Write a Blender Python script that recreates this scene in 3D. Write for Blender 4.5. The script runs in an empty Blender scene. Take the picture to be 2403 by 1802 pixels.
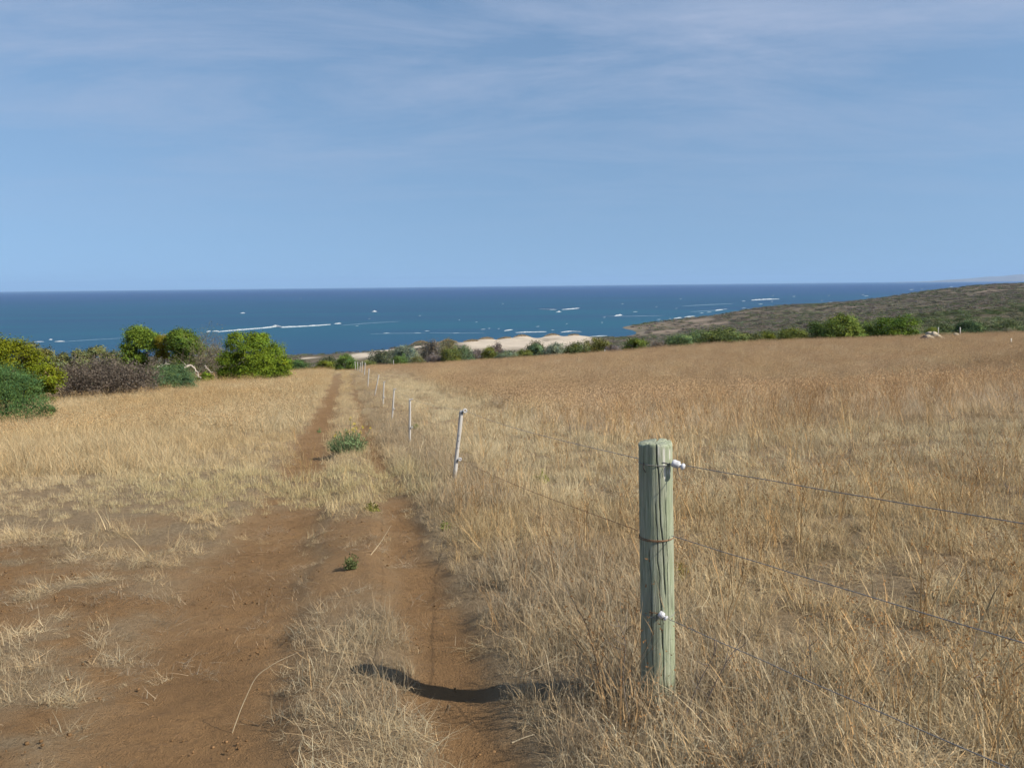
import bpy, math, random
import numpy as np
from mathutils import Vector, Matrix, Quaternion

rng = np.random.default_rng(11)
random.seed(11)
scene = bpy.context.scene
COL = scene.collection

# ------------------------------------------------------------------ camera
EYE = 1.6
F_PX = 2000.0                      # focal length in pixels of the 2403 px wide photograph
PITCH = math.atan(231.0 / F_PX)
ROLL = 0.0108
_R0 = np.array([1.0, 0, 0]); _U0 = np.array([0, math.sin(PITCH), math.cos(PITCH)])
FWD = np.array([0, math.cos(PITCH), -math.sin(PITCH)])
RIGHT = _R0 * math.cos(ROLL) - _U0 * math.sin(ROLL)
UP = _U0 * math.cos(ROLL) + _R0 * math.sin(ROLL)
cam_data = bpy.data.cameras.new('camera')
cam = bpy.data.objects.new('camera', cam_data)
COL.objects.link(cam)
cam_data.sensor_width = 36.0
cam_data.lens = 36.0 * F_PX / 2403.0
cam_data.clip_start = 0.05
cam_data.clip_end = 200000.0
_m = Matrix(((RIGHT[0], UP[0], -FWD[0], 0), (RIGHT[1], UP[1], -FWD[1], 0), (RIGHT[2], UP[2], -FWD[2], EYE), (0, 0, 0, 1)))
cam.matrix_world = _m
scene.camera = cam

# ------------------------------------------------------------------ sky, sun, exposure
SUN_ELEV = math.radians(40.0)
SUN_AZ = math.radians(66.0)        # to the right of straight behind the camera
to_sun = Vector((math.sin(SUN_AZ) * math.cos(SUN_ELEV), -math.cos(SUN_AZ) * math.cos(SUN_ELEV), math.sin(SUN_ELEV)))
world = bpy.data.worlds.new('World')
scene.world = world
world.use_nodes = True
wn, wl = world.node_tree.nodes, world.node_tree.links
wn.clear()
w_out = wn.new('ShaderNodeOutputWorld'); w_bg = wn.new('ShaderNodeBackground')
w_bg.inputs['Strength'].default_value = 0.100
sky = wn.new('ShaderNodeTexSky'); sky.sky_type = 'NISHITA'; sky.sun_disc = False
sky.sun_elevation = SUN_ELEV
sky.sun_rotation = math.pi - SUN_AZ
sky.altitude = 50.0; sky.air_density = 1.0; sky.dust_density = 0.3; sky.ozone_density = 2.0
w_tc = wn.new('ShaderNodeTexCoord'); w_sep = wn.new('ShaderNodeSeparateXYZ')
wl.new(w_tc.outputs['Generated'], w_sep.inputs[0])
w_add = wn.new('ShaderNodeMath'); w_add.operation = 'ADD'; w_add.inputs[1].default_value = 0.10
wl.new(w_sep.outputs['Z'], w_add.inputs[0])
w_div = wn.new('ShaderNodeVectorMath'); w_div.operation = 'DIVIDE'
wl.new(w_tc.outputs['Generated'], w_div.inputs[0])
w_cmb = wn.new('ShaderNodeCombineXYZ')
for i in range(3):
    wl.new(w_add.outputs[0], w_cmb.inputs[i])
wl.new(w_cmb.outputs[0], w_div.inputs[1])
w_map = wn.new('ShaderNodeMapping'); w_map.inputs['Rotation'].default_value = (0, 0, math.radians(-14)); w_map.inputs['Scale'].default_value = (0.42, 0.85, 0.0)
wl.new(w_div.outputs[0], w_map.inputs[0])
w_n1 = wn.new('ShaderNodeTexNoise'); w_n1.inputs['Scale'].default_value = 1.7; w_n1.inputs['Detail'].default_value = 10; w_n1.inputs['Roughness'].default_value = 0.66; w_n1.inputs['Distortion'].default_value = 0.5
wl.new(w_map.outputs[0], w_n1.inputs['Vector'])
w_rmp = wn.new('ShaderNodeMapRange'); w_rmp.inputs['From Min'].default_value = 0.40; w_rmp.inputs['From Max'].default_value = 0.68
w_rmp.inputs['To Min'].default_value = 0.0; w_rmp.inputs['To Max'].default_value = 0.68
wl.new(w_n1.outputs['Fac'], w_rmp.inputs['Value'])
w_el = wn.new('ShaderNodeMapRange'); w_el.inputs['From Min'].default_value = 0.05; w_el.inputs['From Max'].default_value = 0.26
wl.new(w_sep.outputs['Z'], w_el.inputs['Value'])
w_mul = wn.new('ShaderNodeMath'); w_mul.operation = 'MULTIPLY'
wl.new(w_rmp.outputs[0], w_mul.inputs[0]); wl.new(w_el.outputs[0], w_mul.inputs[1])
w_tint = wn.new('ShaderNodeMix'); w_tint.data_type = 'RGBA'; w_tint.blend_type = 'MULTIPLY'; w_tint.inputs['Factor'].default_value = 1.0
w_tint.inputs['B'].default_value = (0.98, 1.02, 1.0, 1)
wl.new(sky.outputs[0], w_tint.inputs['A'])
w_lift = wn.new('ShaderNodeMath'); w_lift.operation = 'MULTIPLY_ADD'; w_lift.inputs[1].default_value = 0.55; w_lift.inputs[2].default_value = 0.22
wl.new(w_sep.outputs['Z'], w_lift.inputs[0])
w_c2 = wn.new('ShaderNodeCombineXYZ')
wl.new(w_sep.outputs['X'], w_c2.inputs[0]); wl.new(w_sep.outputs['Y'], w_c2.inputs[1]); wl.new(w_lift.outputs[0], w_c2.inputs[2])
w_nrm = wn.new('ShaderNodeVectorMath'); w_nrm.operation = 'NORMALIZE'
wl.new(w_c2.outputs[0], w_nrm.inputs[0]); wl.new(w_nrm.outputs[0], sky.inputs['Vector'])
w_mix = wn.new('ShaderNodeMix'); w_mix.data_type = 'RGBA'
w_mix.inputs['B'].default_value = (3.1, 3.65, 4.9, 1)
wl.new(w_mul.outputs[0], w_mix.inputs['Factor']); wl.new(w_tint.outputs['Result'], w_mix.inputs['A'])
wl.new(w_mix.outputs['Result'], w_bg.inputs['Color'])
wl.new(w_bg.outputs[0], w_out.inputs['Surface'])

sun_data = bpy.data.lights.new('sun', 'SUN')
sun_data.energy = 5.0; sun_data.angle = math.radians(0.5); sun_data.color = (1.0, 0.92, 0.79)
sun = bpy.data.objects.new('sun', sun_data)
COL.objects.link(sun)
sun.rotation_euler = (-to_sun).to_track_quat('-Z', 'Y').to_euler()
sun.location = (30, -20, 40)

scene.view_settings.view_transform = 'Standard'
scene.view_settings.look = 'None'
scene.view_settings.exposure = 0.5
scene.view_settings.gamma = 1.0
scene.view_settings.use_curve_mapping = False
scene.cycles.max_bounces = 5
scene.cycles.diffuse_bounces = 2
scene.cycles.transmission_bounces = 2
scene.cycles.glossy_bounces = 2
scene.cycles.volume_bounces = 0
scene.cycles.adaptive_threshold = 0.02
scene.cycles.transparent_max_bounces = 8

# ------------------------------------------------------------------ helpers
def ray(px, py):
    X = (px - 1201.5) / F_PX; Y = (901.0 - py) / F_PX
    d = FWD + RIGHT * X + UP * Y
    return d / d[1]

def at(px, py, Y):
    d = ray(px, py)
    return np.array([d[0] * Y, d[1] * Y, EYE + d[2] * Y])

def _hash(ix, iy, seed):
    n = (ix.astype(np.int64) * 374761393 + iy.astype(np.int64) * 668265263 + seed * 982451653) & 0x7fffffff
    n = ((n ^ (n >> 13)) * 1274126177) & 0x7fffffff
    n = (n ^ (n >> 16)) & 0xffff
    return n / 65535.0

def vnoise(x, y, seed=0):
    x = np.asarray(x, float); y = np.asarray(y, float)
    ix = np.floor(x); iy = np.floor(y)
    fx = x - ix; fy = y - iy
    fx = fx * fx * (3 - 2 * fx); fy = fy * fy * (3 - 2 * fy)
    a = _hash(ix, iy, seed); b = _hash(ix + 1, iy, seed)
    c = _hash(ix, iy + 1, seed); d = _hash(ix + 1, iy + 1, seed)
    return (a * (1 - fx) + b * fx) * (1 - fy) + (c * (1 - fx) + d * fx) * fy

def fbm(x, y, octv=4, seed=0):
    s = 0.0; a = 0.5; t = 0.0
    for k in range(octv):
        s = s + a * vnoise(np.asarray(x) * 2 ** k + 17.3 * k, np.asarray(y) * 2 ** k + 5.1 * k, seed + k)
        t += a; a *= 0.5
    return s / t

def sstep(a, b, x):
    t = np.clip((np.asarray(x, float) - a) / (b - a), 0, 1)
    return t * t * (3 - 2 * t)

def tps_fit(P, v, lam):
    P = np.asarray(P, float); n = len(P)
    d2 = ((P[:, None] - P[None]) ** 2).sum(-1)
    K = np.where(d2 > 0, 0.5 * d2 * np.log(d2 + 1e-20), 0) + lam * np.eye(n)
    Q = np.hstack([np.ones((n, 1)), P])
    A = np.block([[K, Q], [Q.T, np.zeros((3, 3))]])
    w = np.linalg.solve(A, np.concatenate([v, np.zeros(3)]))
    def f(x, y):
        x = np.asarray(x, float); y = np.asarray(y, float)
        s = w[n] + w[n + 1] * x + w[n + 2] * y
        for i in range(n):
            r2 = (x - P[i, 0]) ** 2 + (y - P[i, 1]) ** 2
            s = s + w[i] * 0.5 * r2 * np.log(r2 + 1e-20)
        return s
    return f

def mesh_np(name, V, faces, mat=None, smooth=False, attrs=None):
    """faces: (n,k) int array"""
    me = bpy.data.meshes.new(name)
    V = np.asarray(V, np.float32); F = np.asarray(faces, np.int32)
    me.vertices.add(len(V)); me.vertices.foreach_set('co', V.ravel())
    k = F.shape[1]
    me.loops.add(F.size); me.loops.foreach_set('vertex_index', F.ravel())
    me.polygons.add(len(F))
    me.polygons.foreach_set('loop_start', np.arange(0, F.size, k, dtype=np.int32))
    if smooth:
        me.polygons.foreach_set('use_smooth', np.ones(len(F), bool))
    if attrs:
        for an, arr in attrs.items():
            arr = np.asarray(arr, np.float32)
            if arr.ndim == 1:
                a = me.attributes.new(an, 'FLOAT', 'POINT'); a.data.foreach_set('value', arr)
            else:
                a = me.attributes.new(an, 'FLOAT_COLOR', 'POINT')
                if arr.shape[1] == 3:
                    arr = np.hstack([arr, np.ones((len(arr), 1), np.float32)])
                a.data.foreach_set('color', arr.ravel())
    me.update(calc_edges=True)
    if mat: me.materials.append(mat)
    return me

def link(name, me, parent=None, **props):
    o = bpy.data.objects.new(name, me)
    COL.objects.link(o)
    if parent: o.parent = parent
    for k, v in props.items(): o[k] = v
    return o

def empty(name, loc, rz=0.0, **props):
    o = bpy.data.objects.new(name, None)
    COL.objects.link(o); o.location = loc; o.rotation_euler = (0, 0, rz); o.empty_display_size = 0.2
    for k, v in props.items():
        if v is not None: o[k] = v
    return o

def tube(points, radii, sides=6, caps=True):
    """returns V, F(quads) of a tube along points"""
    P = np.asarray(points, float); n = len(P)
    R = np.broadcast_to(np.asarray(radii, float), (n,))
    V = []; T = np.gradient(P, axis=0)
    T /= np.linalg.norm(T, axis=1)[:, None] + 1e-12
    ref = np.array([0.0, 0, 1]) if abs(T[0][2]) < 0.9 else np.array([1.0, 0, 0])
    for i in range(n):
        a = np.cross(T[i], ref); a /= np.linalg.norm(a) + 1e-12
        b = np.cross(T[i], a)
        ref = np.cross(a, T[i])
        th = np.arange(sides) * 2 * np.pi / sides
        V.append(P[i] + R[i] * (np.cos(th)[:, None] * a + np.sin(th)[:, None] * b))
    V = np.vstack(V); F = []
    for i in range(n - 1):
        for s in range(sides):
            s2 = (s + 1) % sides
            F.append((i * sides + s, i * sides + s2, (i + 1) * sides + s2, (i + 1) * sides + s))
    if caps and sides in (4, 6, 8):
        for base in (0, (n - 1) * sides):
            for k in range(1, sides - 1, 2):
                F.append((base, base + k, base + k + 1, base + (k + 2) % sides if k + 2 < sides else base + k + 1))
    F = [f for f in F if len(set(f)) == 4]
    return V, np.array(F)

def join(parts):
    Vs, Fs, o = [], [], 0
    for V, F in parts:
        Vs.append(V); Fs.append(np.asarray(F) + o); o += len(V)
    return np.vstack(Vs), np.vstack(Fs)

def lathe(profile, seg=20):
    """profile list of (r,z) -> V,F around z"""
    V = []; n = len(profile)
    for r, z in profile:
        for s in range(seg):
            t = 2 * math.pi * s / seg
            V.append((r * math.cos(t), r * math.sin(t), z))
    F = []
    for i in range(n - 1):
        for s in range(seg):
            F.append((i * seg + s, i * seg + (s + 1) % seg, (i + 1) * seg + (s + 1) % seg, (i + 1) * seg + s))
    return np.array(V), np.array(F)

# ------------------------------------------------------------------ materials
def new_mat(name):
    m = bpy.data.materials.new(name); m.use_nodes = True
    nt = m.node_tree; nt.nodes.clear()
    out = nt.nodes.new('ShaderNodeOutputMaterial')
    return m, nt.nodes, nt.links, out

def principled(N, L, out, rough=0.9, spec=0.2):
    p = N.new('ShaderNodeBsdfPrincipled')
    p.inputs['Roughness'].default_value = rough; p.inputs['Specular IOR Level'].default_value = spec
    L.new(p.outputs[0], out.inputs['Surface'])
    return p

def attr(N, name, typ='GEOMETRY'):
    a = N.new('ShaderNodeAttribute'); a.attribute_name = name; a.attribute_type = typ
    return a

def noise(N, L, vec, scale, detail=4, rough=0.6, dist=0.0):
    n = N.new('ShaderNodeTexNoise'); n.inputs['Scale'].default_value = scale
    n.inputs['Detail'].default_value = detail; n.inputs['Roughness'].default_value = rough; n.inputs['Distortion'].default_value = dist
    if vec is not None: L.new(vec, n.inputs['Vector'])
    return n

def ramp(N, L, fac, stops):
    r = N.new('ShaderNodeValToRGB')
    el = r.color_ramp.elements
    while len(el) > len(stops): el.remove(el[-1])
    while len(el) < len(stops): el.new(0.5)
    for e, (p, c) in zip(el, stops):
        e.position = p; e.color = (*c, 1)
    L.new(fac, r.inputs['Fac'])
    return r

def mix(N, L, fac, a, b, mode='MIX'):
    m = N.new('ShaderNodeMix'); m.data_type = 'RGBA'; m.blend_type = mode
    if isinstance(fac, (int, float)): m.inputs['Factor'].default_value = fac
    else: L.new(fac, m.inputs['Factor'])
    for s, v in (('A', a), ('B', b)):
        if isinstance(v, tuple): m.inputs[s].default_value = (*v, 1)
        else: L.new(v, m.inputs[s])
    return m.outputs['Result']

def maprange(N, L, v, a, b, c=0.0, d=1.0):
    m = N.new('ShaderNodeMapRange')
    for k, x in zip(('From Min', 'From Max', 'To Min', 'To Max'), (a, b, c, d)): m.inputs[k].default_value = x
    L.new(v, m.inputs['Value'])
    return m.outputs[0]

def simple_mat(name, colA, colB, scale=20, rough=0.85, spec=0.2, bump=0.0, stretch=(1, 1, 1)):
    m, N, L, out = new_mat(name)
    p = principled(N, L, out, rough, spec)
    tc = N.new('ShaderNodeTexCoord'); mp = N.new('ShaderNodeMapping'); mp.inputs['Scale'].default_value = stretch
    L.new(tc.outputs['Object'], mp.inputs[0])
    n = noise(N, L, mp.outputs[0], scale, 6)
    r = ramp(N, L, n.outputs['Fac'], [(0.3, colA), (0.7, colB)])
    L.new(r.outputs[0], p.inputs['Base Color'])
    if bump:
        b = N.new('ShaderNodeBump'); b.inputs['Strength'].default_value = bump; b.inputs['Distance'].default_value = 0.01
        L.new(n.outputs['Fac'], b.inputs['Height']); L.new(b.outputs[0], p.inputs['Normal'])
    return m

def foliage_mat(name, source, trans=0.25):
    """source: 'INSTANCER' tint attribute or the object's own colour, times the per-leaf shade"""
    m, N, L, out = new_mat(name)
    if source == 'INSTANCER':
        c = attr(N, 'tint', 'INSTANCER').outputs['Color']
    else:
        c = N.new('ShaderNodeObjectInfo').outputs['Color']
    s = attr(N, 'leaf').outputs['Color']
    col = mix(N, L, 1.0, c, s, 'MULTIPLY')
    d = N.new('ShaderNodeBsdfDiffuse'); t = N.new('ShaderNodeBsdfTranslucent'); x = N.new('ShaderNodeMixShader')
    L.new(col, d.inputs['Color']); L.new(col, t.inputs['Color'])
    x.inputs[0].default_value = trans
    L.new(d.outputs[0], x.inputs[1]); L.new(t.outputs[0], x.inputs[2])
    L.new(x.outputs[0], out.inputs['Surface'])
    return m

M_BLADE = foliage_mat('dry_grass_blades', 'INSTANCER', 0.25)
M_SCRUB = foliage_mat('scrub_leaves', 'INSTANCER', 0.15)
M_LEAF = foliage_mat('bush_leaves', 'OBJECT', 0.25)
M_TWIG = simple_mat('dead_twigs', (0.10, 0.075, 0.06), (0.24, 0.19, 0.155), 8, 0.9, 0.1)
M_BARK = simple_mat('bark', (0.07, 0.05, 0.04), (0.16, 0.12, 0.09), 6, 0.9, 0.1, 0.4, (1, 1, 0.3))

# ------------------------------------------------------------------ terrain functions
SEA_Z = EYE - 50.0
def fence_x(y):
    return 0.61 - 0.195 * (np.asarray(y, float) - 3.6)

near_ctrl = [(0, 0, 0), (-4, 0, -0.05), (4, 0, 0.1), (0, -8, 0.5), (-10, -8, 0.4), (10, -8, 0.7),
             (0.6, 3.6, -0.24), (-0.9, 4.1, -0.42), (-6, 4, -0.48), (6, 5, -0.1), (-8, 9, -0.95), (-13, 18, -1.9), (12, 20, -1.0), (30, 45, -2.2),
             (-60, 60, -5.5), (70, 60, -2.3), (-70, 110, -8.6), (85, 108, -4.4), (-30, 0, -0.8), (40, 0, 0.6)]
for px, py, Y in [(1066, 1140, 10.5), (962, 1054, 17), (920, 992, 24), (899, 958, 31), (879, 932, 38.5), (863, 914, 47), (856, 880, 75), (836, 871, 95),
                  (60, 1006, 33), (80, 955, 46), (250, 932, 50), (600, 895, 72), (405, 920, 56), (700, 880, 90),
                  (1201, 850, 105), (1401, 837, 105), (1601, 820, 105), (1801, 808, 105), (2001, 803, 105), (2201, 795, 105), (2403, 788, 105), (850, 870, 107), (980, 866, 107),
                  (1500, 872, 60), (2100, 850, 60), (1200, 890, 60), (2300, 905, 40), (1700, 930, 40)]:
    near_ctrl.append(tuple(at(px, py, Y)))
near_ctrl = np.array(near_ctrl)
_near = tps_fit(near_ctrl[:, :2] / 20.0, near_ctrl[:, 2], 0.05)

def rut_masks(x, y):
    off = x - fence_x(y) + (fbm(y * 0.35, y * 0.0 + 3.3, 2, 5) - 0.5) * 0.22
    off = off + (fbm(x * 2.2, y * 1.3, 3, 8) - 0.5) * 0.22
    hwL = 0.46 + 0.10 * sstep(9, 4, y)
    L = np.exp(-np.abs((off + 2.08) / hwL) ** 4)
    R = np.exp(-np.abs((off + 0.86) / 0.2) ** 4)
    return off, L, R

def near_z(x, y):
    x = np.asarray(x, float); y = np.asarray(y, float)
    z = _near(x / 20.0, y / 20.0)
    off, L, R = rut_masks(x, y)
    fade = sstep(100, 70, y)
    z = z - fade * (0.06 * L + 0.04 * R)
    berm = sstep(-0.85, -0.15, off) * sstep(1.3, 0.4, off)
    z = z + 0.065 * berm * fade
    hump = sstep(-1.75, -1.5, off) * sstep(-1.0, -1.2, off)
    z = z + 0.03 * hump * fade
    z = z + (fbm(x * 0.9, y * 0.9, 3, 21) - 0.5) * 0.06 + ((fbm(x * 5, y * 5, 3, 31) - 0.5) * 0.035 + (fbm(x * 14, y * 14, 2, 37) - 0.5) * 0.02) * sstep(25, 8, y)
    z = z - 0.012 * np.clip(y - 106, 0, None) ** 2
    return z

# the land between the field and the sea, (u = x / y, distance, height)
far_ctrl = []
def fc(u, d, z): far_ctrl.append((u, d, z))
edge_z = {-1.0: -9.0, -0.6: -8.8, -0.4: -8.6, -0.2: -8.4, 0.0: -7.2, 0.1: -6.6, 0.2: -5.9, 0.3: -5.3, 0.4: -5.1, 0.5: -4.9, 0.6: -4.6, 1.0: -3.0}
for u, z in edge_z.items(): fc(u, 100, z - 1.6)
for u in (-1.0, -0.6, -0.4, -0.28):
    fc(u, 200, -20); fc(u, 400, -38); fc(u, 560, -45.0); fc(u, 650, -49.2); fc(u, 900, -60); fc(u, 2000, -75); fc(u, 6000, -90)
for u, cd, cz in ((-0.18, 575, -41.2), (-0.1, 630, -41.0), (0.0, 680, -40.0), (0.08, 700, -39.8)):
    fc(u, 200, -19); fc(u, 400, -36.5); fc(u, cd - 75, cz - 1.0); fc(u, cd, cz); fc(u, cd + 70, -50); fc(u, 1000, -62); fc(u, 2000, -75); fc(u, 6000, -90)
fc(0.13, 250, -19); fc(0.13, 500, -36); fc(0.13, 720, -44); fc(0.13, 830, -48.8); fc(0.13, 920, -50.5); fc(0.13, 990, -47.6); fc(0.13, 1060, -51); fc(0.13, 1500, -65)
for u, pts in {0.2: [(200, -14), (500, -33), (800, -45.5), (1000, -44.5), (1080, -43.5), (1250, -54), (1800, -70), (6000, -90)],
               0.3: [(300, -17), (600, -28), (900, -33), (1250, -34.0), (1600, -47), (1800, -53), (2500, -70), (6000, -90)],
               0.4: [(300, -14), (600, -24), (900, -28.5), (1300, -29.4), (1900, -46), (2200, -54), (3000, -70), (6000, -90)],
               0.5: [(300, -11), (600, -17.5), (900, -18), (1350, -12.5), (2000, -34), (2700, -54), (4000, -75)],
               0.6: [(300, -9), (600, -12), (900, -10), (1350, -3.6), (2200, -25), (3300, -54), (5000, -75)],
               0.75: [(300, -6), (600, -7), (1350, 4), (2400, -10), (4200, -54), (6500, -75)],
               1.0: [(300, -4), (600, -2), (1350, 14), (2600, 5), (5000, -54), (8000, -75)]}.items():
    for d, z in pts: fc(u, d, z)
far_ctrl = np.array(far_ctrl, float)
_far = tps_fit(np.column_stack([far_ctrl[:, 0] * 3.0, np.log(far_ctrl[:, 1])]), far_ctrl[:, 2], 0.002)
HUMMOCKS = []                       # vegetated mounds on the dune crest: x, y, radius, height
def far_z(x, y, detail=True):
    x = np.asarray(x, float); y = np.maximum(np.asarray(y, float), 60.0)
    z = _far(3.0 * x / y, np.log(y))
    if detail:
        z = z + (fbm(x / 45, y / 45, 4, 51) - 0.5) * 4.0 * sstep(150, 400, y) * sstep(-49.5, -44, z)
        z = z + (fbm(x / 160, y / 160, 3, 55) - 0.5) * 5.0 * sstep(700, 1100, y) * sstep(-48, -38, z)
    for hx, hy, hr, hh in HUMMOCKS:
        z = z + hh * np.exp(-((x - hx) ** 2 + ((y - hy) * 0.8) ** 2) / hr ** 2)
    return z

def ground_z(x, y):
    zn = near_z(x, y)
    return np.where(np.asarray(y) < 101, zn, np.maximum(zn, far_z(x, y)))

def hit(px, py, dmin=2.0, dmax=4000.0):
    d = ray(px, py)
    Y = np.geomspace(dmin, dmax, 1400)
    z = EYE + d[2] * Y
    g = np.maximum(np.where(Y < 126, ground_z(d[0] * Y, Y), far_z(d[0] * Y, Y)), SEA_Z)
    k = np.nonzero(z <= g)[0]
    i = k[0] if len(k) else len(Y) - 1
    return np.array([d[0] * Y[i], Y[i], g[i]])

def sea_hit(px, py):
    d = ray(px, py)
    t = (SEA_Z - EYE) / d[2]
    return np.array([d[0] * t, t, SEA_Z])

for px, py, r, h in [(1105, 799, 6, 2.2), (1140, 797, 7, 3.2), (1183, 801, 6, 2.0), (1225, 793, 7.5, 3.2), (1295, 789, 7, 3.4), (1346, 788, 5, 1.5), (985, 806, 8, 3.5), (1050, 802, 8, 3.5)]:
    u = ray(px, py)[0]
    cd = 650 + 60 * sstep(-0.1, 0.05, u)
    HUMMOCKS.append((u * cd, cd, r, h))

# ------------------------------------------------------------------ ground sheets
def graded(lo, hi, s0, core_lo, core_hi, g):
    v = list(np.arange(core_lo, core_hi, s0))
    s = s0; x = core_hi
    while x < hi: v.append(x); s *= g; x += s
    v.append(hi)
    s = s0; x = core_lo - s0
    while x > lo: v.append(x); s *= g; x -= s
    v.append(lo)
    return np.unique(np.array(v))

def grid_faces(nx, ny):
    i = np.arange(nx - 1)[None, :] + np.arange(ny - 1)[:, None] * nx
    i = i.ravel()
    return np.column_stack([i, i + 1, i + nx + 1, i + nx])

def bare_mask(x, y):
    """1 where the earth lies open, 0 under full grass"""
    off, L, R = rut_masks(x, y)
    n = fbm(x * 1.1, y * 1.1, 4, 71)
    n2 = fbm(x * 3.7, y * 3.7, 3, 77)
    fade = sstep(96, 80, y)
    b = np.maximum(L, R) * fade
    # the worn ground left of the wheel track in the foreground
    wl = sstep(-5.6, -4.2, off - 1.2 * (n - 0.5)) * sstep(-1.4, -2.0, off) * sstep(10.2, 5.6, y + 5.0 * (n - 0.5))
    b = np.maximum(b, wl * sstep(0.72, 0.42, n2 * 0.55 + n * 0.45 + 0.03))
    # open middle strip between the wheel tracks
    mid = sstep(-1.75, -1.5, off) * sstep(-0.9, -1.1, off) * sstep(5.0, 5.8, y + 1.0 * (n2 - 0.5)) * sstep(9.0, 8.0, y)
    b = np.maximum(b, mid * (0.75 + 0.25 * n))
    # grass creeping over the track about ten metres off
    cross = sstep(9.2, 10.2, y) * sstep(13.6, 12.2, y)
    b = b * (1 - 0.75 * cross * sstep(0.35, 0.6, n2 + 0.12))
    return np.clip(b, 0, 1)

def ground_material():
    m, N, L, out = new_mat('field_earth')
    p = principled(N, L, out, 0.95, 0.05)
    tc = N.new('ShaderNodeTexCoord')
    b = attr(N, 'bare').outputs['Fac']
    n1 = noise(N, L, tc.outputs['Object'], 1.3, 8, 0.65)
    n2 = noise(N, L, tc.outputs['Object'], 22, 8, 0.7)
    n3 = noise(N, L, tc.outputs['Object'], 90, 4, 0.7)
    soil = ramp(N, L, n1.outputs['Fac'], [(0.25, (0.189, 0.113, 0.055)), (0.5, (0.251, 0.151, 0.073)), (0.75, (0.290, 0.189, 0.101))])
    soil2 = mix(N, L, maprange(N, L, n2.outputs['Fac'], 0.5, 0.75), soil.outputs[0], (0.136, 0.084, 0.045))
    soil3 = mix(N, L, maprange(N, L, n3.outputs['Fac'], 0.62, 0.75, 0, 0.6), soil2, (0.27, 0.19, 0.11))
    litter = ramp(N, L, n2.outputs['Fac'], [(0.3, (0.152, 0.112, 0.068)), (0.55, (0.264, 0.200, 0.124)), (0.75, (0.352, 0.280, 0.184))])
    lit2 = mix(N, L, maprange(N, L, n1.outputs['Fac'], 0.4, 0.7, 0, 0.5), litter.outputs[0], (0.27, 0.185, 0.105))
    L.new(mix(N, L, b, lit2, soil3), p.inputs['Base Color'])
    bp = N.new('ShaderNodeBump'); bp.inputs['Strength'].default_value = 0.55; bp.inputs['Distance'].default_value = 0.03
    bp.inputs['Strength'].default_value = 0.8; bp.inputs['Distance'].default_value = 0.04
    ad = N.new('ShaderNodeMath'); ad.operation = 'ADD'
    L.new(n2.outputs['Fac'], ad.inputs[0]); L.new(n3.outputs['Fac'], ad.inputs[1])
    L.new(ad.outputs[0], bp.inputs['Height']); L.new(bp.outputs[0], p.inputs['Normal'])
    return m

gx = graded(-110, 110, 0.045, -5.2, 3.2, 1.09)
gy = graded(-12, 127, 0.045, 1.6, 8.5, 1.035)
GX, GY = np.meshgrid(gx, gy)
xx, yy = GX.ravel(), GY.ravel()
zz = near_z(xx, yy)
me = mesh_np('field_ground', np.column_stack([xx, yy, zz]), grid_faces(len(gx), len(gy)), ground_material(), True, {'bare': bare_mask(xx, yy)})
link('field_ground', me, kind='structure', label='dry sloping paddock with a worn earth vehicle track', category='ground')

def coast_material():
    m, N, L, out = new_mat('coastal_earth')
    p = principled(N, L, out, 0.95, 0.05)
    tc = N.new('ShaderNodeTexCoord')
    s = attr(N, 'sand').outputs['Fac']; rk = attr(N, 'stony').outputs['Fac']
    n1 = noise(N, L, tc.outputs['Object'], 0.05, 8, 0.65)
    n2 = noise(N, L, tc.outputs['Object'], 0.4, 6, 0.7)
    veg = ramp(N, L, n1.outputs['Fac'], [(0.3, (0.055, 0.06, 0.03)), (0.5, (0.10, 0.085, 0.06)), (0.7, (0.15, 0.12, 0.08))])
    veg2 = mix(N, L, maprange(N, L, n2.outputs['Fac'], 0.55, 0.8, 0, 0.7), veg.outputs[0], (0.22, 0.17, 0.12))
    stone = ramp(N, L, n2.outputs['Fac'], [(0.3, (0.15, 0.115, 0.09)), (0.7, (0.29, 0.23, 0.175))])
    sand = ramp(N, L, n2.outputs['Fac'], [(0.3, (0.42, 0.355, 0.28)), (0.7, (0.50, 0.435, 0.35))])
    c = mix(N, L, rk, veg2, stone.outputs[0])
    L.new(mix(N, L, s, c, sand.outputs[0]), p.inputs['Base Color'])
    return m

fu = np.concatenate([np.linspace(-1.1, -0.66, 16)[:-1], np.linspace(-0.66, 0.66, 330), np.linspace(0.66, 1.1, 16)[1:]])
fd = np.concatenate([np.geomspace(101, 500, 60)[:-1], np.linspace(500, 800, 110)[:-1], np.geomspace(800, 6000, 120)])
FU, FD = np.meshgrid(fu, fd)
fx, fy = (FU * FD).ravel(), FD.ravel()
fz = np.maximum(far_z(fx, fy), SEA_Z - 3.0)

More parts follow.
